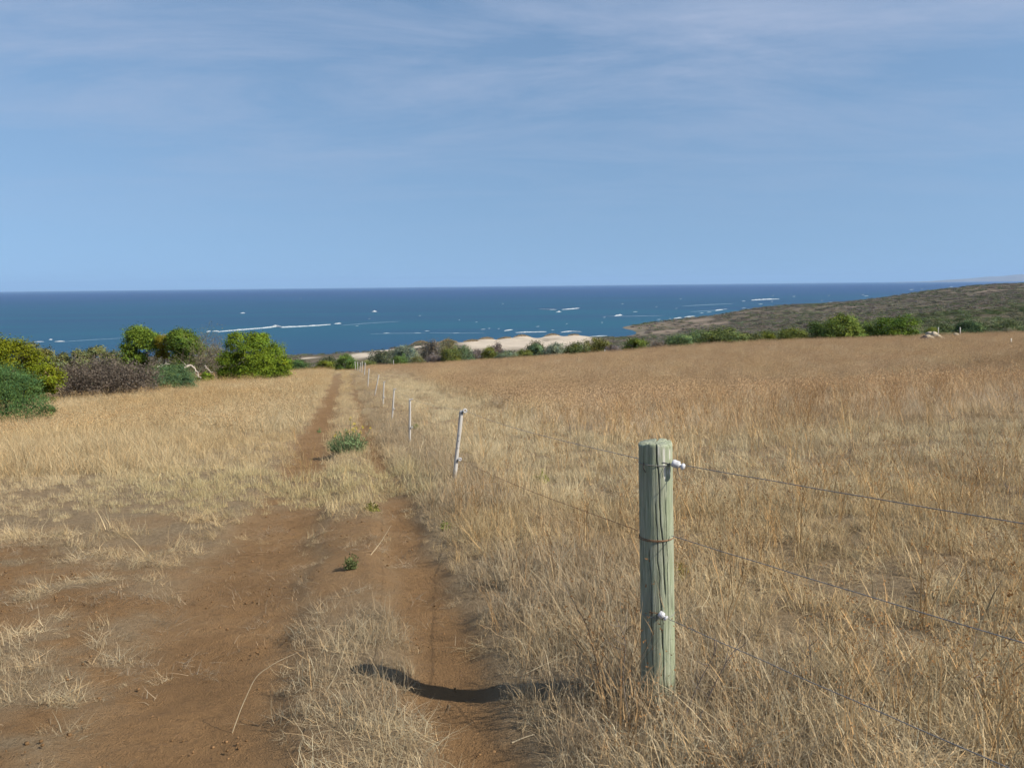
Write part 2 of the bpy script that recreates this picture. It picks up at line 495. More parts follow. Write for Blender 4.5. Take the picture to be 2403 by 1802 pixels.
def sand_mask(x, y, z):
    u = x / y
    n = fbm(x / 30, y / 30, 4, 91); n2 = fbm(x / 9, y / 9, 3, 93)
    main = sstep(-0.075, -0.045, u) * sstep(0.105, 0.085, u) * sstep(545, 590, y + 60 * (n - 0.5)) 
    s = main.copy()
    # blowouts to the left
    for px, py, rx, ry in [(845, 833, 11, 30), (905, 823, 11, 9), (790, 827, 5, 9), (724, 841, 7, 8), (982, 814, 7, 9)]:
        q = hit(px, py, 130)
        s = np.maximum(s, np.exp(-(((x - q[0]) / rx) ** 2 + ((y - q[1]) / ry) ** 2) ** 2))
    s = s * sstep(0.75, 0.5, n2 * 0.4 + n * 0.3 + 0.12)
    for hx, hy, hr, hh in HUMMOCKS:
        s = s * (1 - 0.4 * np.exp(-((x - hx) ** 2 + (y - hy) ** 2) / (hr * 0.9) ** 2))
    beach = sstep(-46.8, -47.8, z) * sstep(0.02, 0.1, u) * sstep(0.25, 0.16, u)
    return np.clip(np.maximum(s, beach * 0.12), 0, 1)

def stony_mask(x, y, z):
    u = x / y
    n = fbm(x / 28, y / 28, 4, 95); n2 = fbm(x / 11, y / 11, 3, 97)
    pen = sstep(0.12, 0.14, u) * sstep(0.26, 0.2, u) * sstep(900, 950, y)
    hill = sstep(900, 1100, y) * sstep(0.2, 0.28, u) * sstep(0.54, 0.68, n2 * 0.55 + n * 0.45)
    strip = np.zeros_like(u)
    for px, py, rx, ry in [(1565, 777, 26, 25), (1665, 760, 24, 45), (1640, 752, 20, 30), (2310, 683, 18, 25), (2330, 679, 16, 20), (1990, 722, 10, 20), (1640, 783, 6, 10)]:
        q = hit(px, py, 130)
        strip = np.maximum(strip, np.exp(-(((x - q[0]) / rx) ** 2 + ((y - q[1]) / ry) ** 2) ** 2))
    return np.clip(np.maximum(np.maximum(0.55 * pen * sstep(0.36, 0.7, n * 0.6 + n2 * 0.4), hill * 0.55), strip), 0, 1)

SAND_V = sand_mask(fx, fy, fz); STONE_V = stony_mask(fx, fy, fz)
me = mesh_np('coastal_land', np.column_stack([fx, fy, fz]), grid_faces(len(fu), len(fd)), coast_material(), True, {'sand': SAND_V, 'stony': STONE_V})
link('coastal_land', me, kind='structure', label='scrub covered coastal land with pale sand dunes and a headland', category='land')

# ------------------------------------------------------------------ sea
def sea_material():
    m, N, L, out = new_mat('sea_water')
    p = principled(N, L, out, 0.55, 0.12)
    g = N.new('ShaderNodeNewGeometry')
    sep = N.new('ShaderNodeSeparateXYZ'); L.new(g.outputs['Position'], sep.inputs[0])
    mp = N.new('ShaderNodeMapping'); mp.inputs['Scale'].default_value = (0.0016, 0.006, 1)
    L.new(g.outputs['Position'], mp.inputs[0])
    n1 = noise(N, L, mp.outputs[0], 1.0, 6, 0.6)
    mp2 = N.new('ShaderNodeMapping'); mp2.inputs['Scale'].default_value = (0.02, 0.05, 1)
    L.new(g.outputs['Position'], mp2.inputs[0])
    n2 = noise(N, L, mp2.outputs[0], 1.0, 5, 0.7)
    depth = ramp(N, L, maprange(N, L, sep.outputs['Y'], 500, 9000), [(0.0, (0.018, 0.069, 0.136)), (0.07, (0.016, 0.083, 0.134)), (0.2, (0.016, 0.083, 0.139)), (0.45, (0.024, 0.070, 0.167)), (1.0, (0.026, 0.062, 0.176))])
    c = mix(N, L, maprange(N, L, n1.outputs['Fac'], 0.38, 0.66), depth.outputs[0], (0.020, 0.060, 0.128))
    c2 = mix(N, L, maprange(N, L, n2.outputs['Fac'], 0.5, 0.8, 0, 0.25), c, (0.038, 0.115, 0.18))
    L.new(c2, p.inputs['Base Color'])
    return m
sx = np.concatenate([-np.geomspace(70000, 1000, 24), np.linspace(-900, 900, 20), np.geomspace(1000, 70000, 24)])
sy = np.concatenate([np.linspace(380, 3000, 40), np.geomspace(3200, 70000, 40)])
SX, SY = np.meshgrid(sx, sy)
me = mesh_np('sea', np.column_stack([SX.ravel(), SY.ravel(), np.full(SX.size, SEA_Z)]), grid_faces(len(sx), len(sy)), sea_material())
link('sea', me, kind='structure', label='blue green sea reaching to the horizon', category='sea')

# distant hills across the bay, almost lost in the haze
hd = 33000.0
hu = np.linspace(0.44, 1.1, 90)
hv = np.linspace(0, 1, 14)
HU, HV = np.meshgrid(hu, hv)
top = 360 * sstep(0.455, 0.66, HU) * (0.8 + 0.5 * fbm(HU * 26, HU * 0, 4, 3)) + 12 * sstep(0.44, 0.46, HU)
hz = SEA_Z - 3 + (top + 3) * np.sin(np.clip(HV * 1.6, 0, 1.0) * math.pi / 2) + 30 * (fbm(HU * 60, HV * 8, 4, 8) - 0.5) * HV * sstep(20, 60, top)
hy = hd + HV * 5000
me = mesh_np('far_hills', np.column_stack([(HU * hy).ravel(), hy.ravel(), hz.ravel()]), grid_faces(len(hu), len(hv)), simple_mat('far_hill_earth', (0.13, 0.11, 0.09), (0.24, 0.20, 0.16), 0.0015), True)
link('far_hills', me, kind='structure', label='faint low hills across the bay on the right', category='hills')

# ------------------------------------------------------------------ instanced ground cover
def make_scatter(name, P, rot, scl, idx, tint, protos, label, category):
    me = bpy.data.meshes.new(name)
    me.vertices.add(len(P)); me.vertices.foreach_set('co', np.asarray(P, np.float32).ravel())
    a = me.attributes.new('rot', 'FLOAT_VECTOR', 'POINT'); a.data.foreach_set('vector', np.asarray(rot, np.float32).ravel())
    a = me.attributes.new('scl', 'FLOAT_VECTOR', 'POINT'); a.data.foreach_set('vector', np.asarray(scl, np.float32).ravel())
    a = me.attributes.new('idx', 'INT', 'POINT'); a.data.foreach_set('value', np.asarray(idx, np.int32))
    a = me.attributes.new('tint', 'FLOAT_COLOR', 'POINT')
    t4 = np.hstack([np.asarray(tint, np.float32), np.ones((len(P), 1), np.float32)]); a.data.foreach_set('color', t4.ravel())
    o = link(name, me, kind='stuff', label=label, category=category)
    nt = bpy.data.node_groups.new(name + '_nodes', 'GeometryNodeTree')
    nt.interface.new_socket('Geometry', in_out='INPUT', socket_type='NodeSocketGeometry')
    nt.interface.new_socket('Geometry', in_out='OUTPUT', socket_type='NodeSocketGeometry')
    N, L = nt.nodes, nt.links
    gi = N.new('NodeGroupInput'); go = N.new('NodeGroupOutput')
    ci = N.new('GeometryNodeCollectionInfo'); ci.inputs['Collection'].default_value = protos
    ci.inputs['Separate Children'].default_value = True; ci.inputs['Reset Children'].default_value = True
    ip = N.new('GeometryNodeInstanceOnPoints'); ip.inputs['Pick Instance'].default_value = True
    def na(nm, typ):
        n = N.new('GeometryNodeInputNamedAttribute'); n.data_type = typ; n.inputs['Name'].default_value = nm
        return n.outputs['Attribute']
    e2r = N.new('FunctionNodeEulerToRotation')
    L.new(na('rot', 'FLOAT_VECTOR'), e2r.inputs[0])
    L.new(gi.outputs[0], ip.inputs['Points']); L.new(ci.outputs[0], ip.inputs['Instance'])
    L.new(na('idx', 'INT'), ip.inputs['Instance Index']); L.new(e2r.outputs[0], ip.inputs['Rotation'])
    L.new(na('scl', 'FLOAT_VECTOR'), ip.inputs['Scale'])
    L.new(ip.outputs[0], go.inputs[0])
    md = o.modifiers.new('scatter', 'NODES'); md.node_group = nt
    return o

def blades(n, h0, h1, spread, lean, curve, w, seg=3, flat=0.0, wob=0.0):
    """n ribbons with seg segments"""
    r = np.sqrt(rng.random(n)) * spread; a = rng.random(n) * 2 * np.pi
    x0 = r * np.cos(a); y0 = r * np.sin(a)
    hd_ = rng.random(n) * 2 * np.pi
    ln = h0 + (h1 - h0) * rng.random(n)
    le = lean * rng.random(n) + flat
    cu = curve * (0.3 + rng.random(n))
    V = np.zeros((n, seg + 1, 2, 3)); px = x0.copy(); py = y0.copy(); pz = np.zeros(n) - 0.01
    wd = w * (0.6 + 0.8 * rng.random(n))
    wa = hd_ + np.pi / 2 + rng.normal(0, 0.5, n)
    ang = le.copy(); hh = hd_.copy()
    for k in range(seg + 1):
        tw = np.clip(1 - (k / seg) ** 1.5, 0.12, 1) * wd * 0.5
        for s, sg in ((0, -1), (1, 1)):
            V[:, k, s, 0] = px + sg * tw * np.cos(wa); V[:, k, s, 1] = py + sg * tw * np.sin(wa); V[:, k, s, 2] = np.maximum(pz, 0.004 if k else -0.01)
        st = ln / seg
        px = px + st * np.sin(ang) * np.cos(hh); py = py + st * np.sin(ang) * np.sin(hh); pz = pz + st * np.cos(ang)
        ang = ang + cu / seg + rng.normal(0, wob, n); hh = hh + rng.normal(0, wob, n)
    idx = np.arange(n * (seg + 1) * 2).reshape(n, seg + 1, 2)
    F = np.concatenate([np.stack([idx[:, k, 0], idx[:, k, 1], idx[:, k + 1, 1], idx[:, k + 1, 0]], -1) for k in range(seg)])
    sh = 0.68 + 0.55 * rng.random(n)
    wm = rng.normal(0, 0.06, n)
    C = np.stack([sh * (1 + wm), sh, sh * (1 - wm)], -1)
    C = np.repeat(C, (seg + 1) * 2, axis=0)
    tips = np.stack([px, py, pz], -1)
    return V.reshape(-1, 3), F, C, tips

def quads(cent, nrm, size, aspect=0.5, jitter=1.0):
    """one leaf-shaped quad per centre"""
    n = len(cent)
    nr = nrm + rng.normal(0, jitter * 0.5, (n, 3)); nr /= np.linalg.norm(nr, axis=1)[:, None] + 1e-9
    t = rng.normal(0, 1, (n, 3)); t -= (t * nr).sum(1)[:, None] * nr; t /= np.linalg.norm(t, axis=1)[:, None] + 1e-9
    b = np.cross(nr, t)
    s = (size * (0.6 + 0.8 * rng.random(n)))[:, None]
    V = np.stack([cent - t * s, cent - b * s * aspect + t * s * 0.1, cent + t * s, cent + b * s * aspect + t * s * 0.1], 1)
    F = np.arange(n * 4).reshape(n, 4)
    return V.reshape(-1, 3), F

def proto_collection(name):
    return bpy.data.collections.new(name)

def add_proto(coll, name, V, F, C, mat):
    me = mesh_np(name, V, F, mat, False, {'leaf': C})
    o = bpy.data.objects.new('%s.%03d' % (name, len(coll.objects)), me)
    coll.objects.link(o)

def mixcat(*parts):
    Vs, Fs, Cs, o = [], [], [], 0
    for V, F, C in parts:
        Vs.append(V); Fs.append(F + o); Cs.append(C); o += len(V)
    return np.vstack(Vs), np.vstack(Fs), np.vstack(Cs)

G = proto_collection('grass_kinds')
# 0-3 short tufts, 4-7 tall arching grass, 8-11 flattened thatch, 12-15 branching weed stalks, 16-19 wide far clumps, 20-23 wide far seed clumps, 24-27 grey tangles
for k in range(4):
    V, F, C, T = blades(60, 0.05, 0.16, 0.10, 0.7, 0.9, 0.0035, 3, 0, 0.12)
    add_proto(G, 'k0_short_tuft', V, F, C, M_BLADE)
for k in range(4):
    V, F, C, T = blades(34, 0.10, 0.34, 0.10, 0.7, 0.9, 0.0032, 4, 0, 0.2)
    add_proto(G, 'k1_tall_grass', V, F, C, M_BLADE)
for k in range(4):
    V, F, C, T = blades(60, 0.08, 0.26, 0.13, 0.5, 0.5, 0.0034, 3, 1.05, 0.2)
    add_proto(G, 'k2_thatch', V, F, C * 0.95, M_BLADE)
for k in range(4):
    V, F, C, T = blades(7, 0.28, 0.55, 0.06, 0.35, 0.25, 0.006, 5, 0, 0.07)
    parts = [(V, F, C * 1.05)]
    stems = V.reshape(7, 6, 2, 3).mean(2)
    for st in stems:
        for j in range(3, 6):
            for q in range(2):
                v, f, c, t = blades(1, 0.05, 0.14, 0.0, 0.5, 0.3, 0.004, 2, 0.3, 0.1)
                parts.append((v + st[j], f, c * 0.95))
                cen = t[0] + st[j] + rng.normal(0, 0.006, (3, 3))
                v2, f2 = quads(cen, rng.normal(0, 1, (3, 3)), np.full(3, 0.0045), 0.6)
                parts.append((v2, f2, np.tile(np.array([[0.7, 0.56, 0.46]]), (len(v2), 1))))
    add_proto(G, 'k3_weed_stalk', *mixcat(*parts), M_BLADE)
for k in range(4):
    V, F, C, T = blades(170, 0.10, 0.32, 0.45, 0.6, 0.8, 0.0055, 3, 0, 0.14)
    add_proto(G, 'k4_wide_clump', V, F, C, M_BLADE)
for k in range(4):
    V, F, C, T = blades(110, 0.14, 0.42, 0.45, 0.4, 0.4, 0.0058, 3, 0, 0.12)
    cen = np.repeat(T, 3, axis=0) + rng.normal(0, 0.025, (len(T) * 3, 3))
    v2, f2 = quads(cen, rng.normal(0, 1, cen.shape), np.full(len(cen), 0.011), 0.6)
    add_proto(G, 'k5_seed_clump', *mixcat((V, F, C), (v2, f2, np.repeat(np.array([[0.85, 0.74, 0.64]]) * (0.6 + 0.7 * rng.random((len(cen), 1))), 4, axis=0))), M_BLADE)
for k in range(4):
    V, F, C, T = blades(46, 0.10, 0.28, 0.15, 1.3, 1.0, 0.0040, 5, 0, 0.45)
    add_proto(G, 'k6_tangle', V, F, C * 0.95, M_BLADE)

for k in range(4):
    V, F, C, T = blades(9, 0.03, 0.13, 0.12, 0.2, 0.2, 0.0032, 2, 1.4, 0.25)
    add_proto(G, 'k7_litter', V, F, C, M_BLADE)
for k in range(4):
    cV, cF = [], []
    for j in range(7):
        a_ = rng.random() * 6.28; rr_ = 0.11 * math.sqrt(rng.random()); s_ = 0.002 + 0.0045 * rng.random() ** 2
        v_ = np.array([(x, y, z) for z in (-1, 1) for y in (-1, 1) for x in (-1, 1)], float) * s_ * (0.7 + 0.5 * rng.random((8, 3))) * np.array([1, 1, 0.7]) + np.array([rr_ * math.cos(a_), rr_ * math.sin(a_), s_ * 0.3])
        cV.append(v_); cF.append(np.array([(0, 2, 3, 1), (4, 5, 7, 6), (0, 1, 5, 4), (2, 6, 7, 3), (0, 4, 6, 2), (1, 3, 7, 5)]) + 8 * j)
    add_proto(G, 'k8_clods', np.vstack(cV), np.vstack(cF), np.full((56, 3), 1.0), M_BLADE)
STALK = np.array([0.85, 0.74, 0.62]); PALE = np.array([0.63, 0.52, 0.335]); GOLD = np.array([0.60, 0.47, 0.275]); RUST = np.array([0.60, 0.50, 0.38])
GREY = np.array([0.44, 0.365, 0.26]); BRN = np.array([0.36, 0.265, 0.17]); LIME = np.array([0.56, 0.51, 0.28])

SP = {k: [] for k in ('P', 'rot', 'scl', 'idx', 'tint')}
def scatter(y0, y1, dens, fn, batch_name):
    """fn(x,y,off,bare,n1,n2)->(prob, kind, scale, tint)"""
    w1 = 0.72 * y1 + 2.5
    n = int(dens * (y1 - y0) * 2 * w1)
    y = y0 + (y1 - y0) * rng.random(n); x = (rng.random(n) * 2 - 1) * w1
    k = np.abs(x) < 0.72 * y + 2.5
    x, y = x[k], y[k]
    off = rut_masks(x, y)[0]
    b = bare_mask(x, y)
    n1 = fbm(x * 0.9, y * 0.9, 3, 101); n2 = fbm(x / 6, y / 6, 3, 103)
    pr, kind, s, t = fn(x, y, off, b, n1, n2)
    keep = rng.random(len(x)) < pr
    x, y, kind, s, t = x[keep], y[keep], kind[keep], s[keep], t[keep]
    m = len(x)
    z = near_z(x, y)
    t = np.where((kind == 3)[:, None], t * STALK, t)
    SP['P'].append(np.column_stack([x, y, z - 0.004]))
    wind = np.where((kind == 1) | (kind >= 4) & (kind < 6), 0.22, 0.05) + 0.16 * (off[keep] < -2.3)
    SP['rot'].append(np.column_stack([rng.normal(0, 0.12, m), wind + rng.normal(0, 0.13, m), rng.random(m) * 6.283]))
    SP['scl'].append(np.column_stack([s, s, s * (0.8 + 0.4 * rng.random(m))]))
    SP['idx'].append(kind * 4 + rng.integers(0, 4, m))
    t = t * np.array([0.87, 0.84, 0.79])
    SP['tint'].append(t * (0.82 + 0.36 * rng.random(m))[:, None])

def lerp(a, b, t): return a + (b - a) * np.asarray(t)[:, None]
def pick(n, probs): return rng.choice(len(probs), size=n, p=np.array(probs) / np.sum(probs))

def zone_tint(x, y, off, n1, n2):
    """real colour of the dried plants from place to place"""
    right = sstep(0.2, 1.2, off)
    t = lerp(np.tile(GOLD, (len(x), 1)), np.tile(PALE, (len(x), 1)), sstep(0.35, 0.65, n2))
    # foreground: greyer
    t = lerp(t, np.tile(GREY, (len(x), 1)), 0.65 * sstep(9, 5, y) * sstep(0.3, 0.7, n1 + 0.15) * (1 - right * 0.55))
    hmp = sstep(-1.85, -1.6, off) * sstep(-0.9, -1.15, off) * sstep(9, 6, y)
    t = lerp(t, np.tile(GREY * 0.92, (len(x), 1)), 0.7 * hmp)
    # fence strip: grey purple dead weeds
    fs = sstep(-0.75, -0.5, off) * sstep(1.0, 0.1, off)
    t = lerp(t, np.tile(GREY * 1.08, (len(x), 1)), 0.75 * fs * sstep(0.25, 0.55, n1 + 0.1))
    # far right paddock: rusty weeds
    far = right * sstep(12.5, 16, y + 3 * (n2 - 0.5)) * (1 - 0.85 * sstep(4.4, 3.0, off + 1.5 * (n1 - 0.5)) * sstep(80, 50, y))
    t = lerp(t, np.tile(RUST, (len(x), 1)), far * np.clip(0.25 + 1.2 * n1 - 0.1, 0, 1) * 0.85)
    # yellowish short sward ten metres off
    sw = right * sstep(7.6, 9.0, y) * np.clip(sstep(14.6, 13.2, y + 3 * (n2 - 0.5)) + sstep(4.4, 3.2, off + 1.5 * (n1 - 0.5)) * sstep(80, 45, y), 0, 1)
    t = lerp(t, np.tile(np.array([0.72, 0.63, 0.43]), (len(x), 1)), 0.75 * sw)
    n3 = fbm(x * 2.3, y * 2.3, 3, 141); n4 = fbm(x * 0.35, y * 0.35, 3, 143)
    t = t * (1 + 0.16 * far * sstep(34, 22, y))[:, None]
    t = lerp(t, np.tile(BRN, (len(x), 1)), 0.55 * sstep(0.52, 0.68, 0.6 * n3 + 0.4 * n4) * (0.35 + 0.65 * right))
    t = lerp(t, np.tile(PALE * 1.05, (len(x), 1)), 0.6 * sstep(0.46, 0.32, 0.5 * n3 + 0.5 * n4))
    ln = sstep(8.5, 10, y) * sstep(15, 12, y) * sstep(0.1, -0.6, off) * sstep(-6, -3.5, off)
    t = lerp(t, np.tile(LIME, (len(x), 1)), 0.45 * ln)
    return t

def f_near(x, y, off, b, n1, n2):
    n = len(x)
    right = off > 0.45; fence = (off > -0.66) & ~right; hump = (off > -1.72) & (off < -1.0); left = off < -2.5
    kind = np.full(n, 2); pr = np.full(n, 0.5); s = 0.75 + 0.5 * rng.random(n)
    u = rng.random(n)
    kind = np.where(right, np.where(u < 0.15, 1, np.where(u < 0.42, 0, np.where(u < 0.64, 6, np.where(u < 0.95, 2, 3)))), kind)
    pr = np.where(right, 0.95 * (0.28 + 0.72 * sstep(0.28, 0.48, n1)), pr)
    s = np.where(right & (kind == 2), s * 0.9, s)
    kind = np.where(fence, np.where(u < 0.40, 1, np.where(u < 0.9, 6, np.where(u < 0.94, 3, 2))), kind)
    pr = np.where(fence, 1.0, pr)
    s = np.where(fence, s * 0.75 * sstep(-0.8, -0.2, off) + 0.22, s)
    kind = np.where(hump, np.where(u < 0.58, 2, np.where(u < 0.85, 6, np.where(u < 0.97, 0, 1))), kind)
    pr = np.where(hump, 0.95, pr)
    s = np.where(hump, s * 0.66, s)
    kind = np.where(left, np.where(u < 0.80 - 0.3 * sstep(6, 9, y), 2, np.where(u < 0.93 - 0.2 * sstep(6, 9, y), 0, 1)), kind)
    pr = np.where(left, 0.85 * sstep(0.34, 0.6, n1), pr)
    s = np.where(left, s * (0.62 + 0.2 * sstep(6, 9, y)), s)
    pr = pr * (1 - np.clip(b * 1.12, 0, 1)) + 0.012 * (b > 0.5)
    s = np.where(b > 0.5, s * 0.55, s)
    tall = (kind == 1) & (right | fence)
    s = np.where(tall, s * (0.75 + 0.6 * n1), s)
    return pr, kind, s, zone_tint(x, y, off, n1, n2)

def f_mid(x, y, off, b, n1, n2):
    n = len(x); u = rng.random(n)
    right = off > 0.5; fence = (off > -0.66) & ~right; left = off < -2.5
    s = 0.9 + 0.6 * rng.random(n)
    # short pale sward on the right between about nine and fourteen metres, weeds standing in it
    sward = right & (((y > 8.0) & (y < 14.0 + 3 * (n2 - 0.5))) | (off < 3.6 + 1.5 * (n1 - 0.5)))
    kind = np.where(u < 0.35, 0, np.where(u < 0.75, 1, np.where(u < 0.82, 3, 6)))
    kind = np.where(sward, np.where(u < 0.86, 0, np.where(u < 0.93, 1, np.where(u < 0.975, 3, 6))), kind)
    kind = np.where(right & ~sward & (y > 12), np.where(u < 0.25, 0, np.where(u < 0.84, 1, 3)), kind)
    kind = np.where(fence, np.where(u < 0.3, 1, np.where(u < 0.9, 6, 0)), kind)
    kind = np.where(left, np.where(u < 0.5, 1, np.where(u < 0.85, 0, 6)), kind)
    mid = (off > -1.8) & (off < -0.95)
    kind = np.where(mid, np.where(u < 0.5, 0, np.where(u < 0.8, 2, 6)), kind)
    pr = np.where(right, 0.85, 0.9) * (0.55 + 0.45 * sstep(0.25, 0.5, n1))
    s = np.where(off < -2.3, s * (0.5 + 0.5 * sstep(8.5, 14, y + 4 * (n1 - 0.5))), s)
    cross = (y > 8.8) & (y < 13.5) & (off > -7) & (off < -0.7)
    kind = np.where(cross & (u < 0.8), 0, kind)
    s = np.where(cross, s * 0.9, s)
    s = np.where(left & ~cross, s * (0.7 + 0.6 * sstep(-2.5, -6, off)), s)
    s = np.where(fence, s * 0.85, s)
    pr = pr * (1 - np.clip(b * 1.1, 0, 1))
    return pr, kind, s, zone_tint(x, y, off, n1, n2)

def f_far(x, y, off, b, n1, n2):
    n = len(x); u = rng.random(n)
    right = off > 0.5
    kind = np.where(right, np.where(u < 0.35, 4, 5), np.where(u < 0.8, 4, 5))
    s = (0.85 + 0.5 * rng.random(n)) * np.where(off < -2.5, 1.0, 1.0)
    nearrut = (off > -2.9) & (off < 0.6)
    s = np.where(nearrut, s * 0.5, s)
    strip = (off >= 0.6) & (off < 3.8 + 1.5 * (n1 - 0.5)) & (y < 75)
    kind = np.where(strip, 4, kind); s = np.where(strip, s * 0.55, s)
    pr = (1 - np.clip(b * 1.2, 0, 1)) * np.where(nearrut, 1.0, 0.85)
    pr = pr * (0.6 + 0.4 * sstep(0.25, 0.5, n1))
    return pr, kind, s, zone_tint(x, y, off, n1, n2)

def f_litter(x, y, off, b, n1, n2):
    n = len(x); u = rng.random(n)
    n5 = fbm(x * 2.6, y * 2.6, 3, 151)
    kind = np.where(u < 0.72, 7, np.where(u < 0.88, 2, 8))
    s = np.where(kind == 2, 0.35 + 0.35 * rng.random(n), 0.6 + 0.8 * rng.random(n))
    pr = sstep(0.35, 0.7, b) * np.where(kind == 8, 0.6, sstep(0.42, 0.62, n5) * np.where(off < -2.5, 1.0, 0.35))
    soil = np.array([0.29, 0.18, 0.095]); lit = np.array([0.42, 0.34, 0.24])
    t = np.where((kind == 8)[:, None], soil * (0.7 + 0.6 * rng.random((n, 1))), lit * (0.6 + 0.6 * rng.random((n, 1))))
    return pr, kind, s, t
scatter(1.3, 10.0, 150, f_litter, 'l')
scatter(1.3, 5.0, 130, f_near, 'a')
scatter(5.0, 9.0, 80, f_near, 'b')
scatter(9.0, 22.0, 36, f_mid, 'c')
scatter(22.0, 50.0, 9, f_far, 'd')
scatter(50.0, 110.0, 5.5, f_far, 'e')
SPc = {k: np.concatenate(v) for k, v in SP.items()}
make_scatter('dry_grass', SPc['P'], SPc['rot'], SPc['scl'], SPc['idx'], SPc['tint'], G, 'dry straw coloured grass and dead weeds covering the paddock', 'grass')
print('grass instances', len(SPc['P']))
# ------------------------------------------------------------------ bushes
def crown_from_lumps(lumps, n, size, per=46, clump=0.3, aspect=0.5, needle=False):
    """lumps: (x,y,z,rx,ry,rz). n leaves in clumps over the lumps' skins"""
    Lp = np.asarray(lumps, float)
    area = Lp[:, 3] * Lp[:, 5]
    nc = max(8, n // per)
    which = rng.choice(len(Lp), size=nc * 3, p=area / area.sum())
    d = rng.normal(0, 1, (nc * 3, 3)); d /= np.linalg.norm(d, axis=1)[:, None]
    d[:, 2] = np.where(d[:, 2] < -0.45, -d[:, 2], d[:, 2])
    rad = 0.60 + 0.42 * rng.random(nc * 3) + 0.16 * (rng.random(nc * 3) < 0.12)
    C = Lp[which, :3] + d * Lp[which, 3:6] * rad[:, None]
    inside = np.zeros(len(C), bool)
    for l in Lp:
        q = (((C - l[:3]) / l[3:6]) ** 2).sum(1)
        inside |= q < 0.30
    keep = np.nonzero(~inside)[0][:nc]
    C = C[keep]; D = d[keep]; rr = Lp[which[keep], 3]
    m = len(C)
    P = np.repeat(C, per, axis=0); DD = np.repeat(D, per, axis=0)
    sp = np.repeat(clump * rr * (0.6 + 0.7 * rng.random(m)), per)
    g = rng.normal(0, 0.5, P.shape); g[:, 2] *= 0.75
    P = P + g * sp[:, None] + DD * (0.15 * sp * rng.random(len(P)))[:, None]
    V, F = quads(P, DD + np.array([0, 0, 0.35]), np.full(len(P), size), aspect)
    cs = np.repeat(0.52 + 0.72 * rng.random(m), per); hv = np.repeat(rng.normal(0, 0.08, m), per)
    ls = cs * (0.84 + 0.32 * rng.random(len(P)))
    Cc = np.stack([ls * (1 + hv), ls, ls * (1 - hv * 1.5)], -1)
    return V, F, np.repeat(np.clip(Cc, 0.1, 2), 4, axis=0)

def segs_mesh(S, sides=3):
    """S: list of (p0,p1,r0,r1) -> prisms"""
    A = np.array([s[0] for s in S]); B = np.array([s[1] for s in S]); r0 = np.array([s[2] for s in S]); r1 = np.array([s[3] for s in S])
    T = B - A; T /= np.linalg.norm(T, axis=1)[:, None] + 1e-9
    ref = np.where(np.abs(T[:, 2:3]) < 0.9, np.array([[0, 0, 1.0]]), np.array([[1.0, 0, 0]]))
    u = np.cross(T, ref); u /= np.linalg.norm(u, axis=1)[:, None]; v = np.cross(T, u)
    V = []
    for P, r in ((A, r0), (B, r1)):
        for k in range(sides):
            t = 2 * np.pi * k / sides
            V.append(P + r[:, None] * (math.cos(t) * u + math.sin(t) * v))
    V = np.stack(V, 1)
    base = np.arange(len(S))[:, None] * 2 * sides
    F = np.concatenate([base + np.array([[k, (k + 1) % sides, sides + (k + 1) % sides, sides + k]]) for k in range(sides)])
    return V.reshape(-1, 3), F

def branches(p, d, ln, r, depth, S, spread=0.6, kids=3, up=0.1):
    nseg = 3; q = np.array(p, float); dd = np.array(d, float)
    for k in range(nseg):
        dd = dd + rng.normal(0, 0.16, 3) + np.array([0, 0, up * 0.3]); dd /= np.linalg.norm(dd)
        q2 = q + dd * ln / nseg
        S.append((q, q2, r * (1 - 0.2 * k), r * (1 - 0.2 * (k + 1))))
        q = q2
        if depth > 0:
            for j in range(kids if k == nseg - 1 else 1):
                nd = dd + rng.normal(0, spread, 3); nd /= np.linalg.norm(nd)
                branches(q, nd, ln * (0.55 + 0.25 * rng.random()), r * 0.5, depth - 1, S, spread, kids, up)

def bush_px(name, Y, lumps_px, n, size, colour, label, aspect=0.5, clump=0.34, group=None, category='bush', per=46, stems=5, depth_scale=0.9):
    k = Y / F_PX
    L3 = []
    for px, py, r in lumps_px:
        Yj = Y + rng.normal(0, 0.35) * r * k
        c = at(px, py, Yj)
        L3.append((c[0], c[1], c[2], r * k, r * k * depth_scale, r * k * 0.95))
    L3 = np.array(L3)
    cx0 = np.average(L3[:, 0], weights=L3[:, 3]); gz0 = float(near_z(cx0, Y))
    sk = [(l[0], l[1] - 0.1, gz0 + l[5] * 0.55, l[3] * 0.95, l[4] * 0.95, l[5] * 0.8) for l in L3 if (l[2] - gz0) < 2.3 * l[5]]
    if sk: L3 = np.vstack([L3, np.array(sk)])
    cx = np.average(L3[:, 0], weights=L3[:, 3]); gz = float(near_z(cx, Y))
    root = empty(name, (cx, Y, gz), 0, label=label, category=category, group=group)
    loc = L3.copy(); loc[:, :3] -= np.array([cx, Y, gz])
    V, F, C = crown_from_lumps(loc, int(n * 1.7), size * 0.74, per, clump * 1.15, aspect)
    low = V[:, 2] < 0.03
    V[:, 2] = np.where(low, 0.03 + 0.05 * np.abs(V[:, 2]), V[:, 2])
    cr = link('crown', mesh_np(name + '_crown', V, F, M_LEAF, False, {'leaf': C}), root)
    cr.color = (*colour, 1)
    S = []
    for l in loc:
        b = np.array([l[0] * 0.12, 0.0, -0.15])
        e = l[:3]; mid = (b + e) / 2 + rng.normal(0, 0.12 * l[3], 3)
        r = 0.05 + 0.03 * l[3]
        S += [(b, mid, r, r * 0.75), (mid, e, r * 0.75, r * 0.4)]
        for j in range(stems):
            d = rng.normal(0, 1, 3); d /= np.linalg.norm(d)
            S.append((e, e + d * l[3:6] * 0.8, r * 0.35, r * 0.1))
    v, f = segs_mesh(S, 5)
    link('trunk', mesh_np(name + '_trunk', v, f, M_BARK), root)
    return root

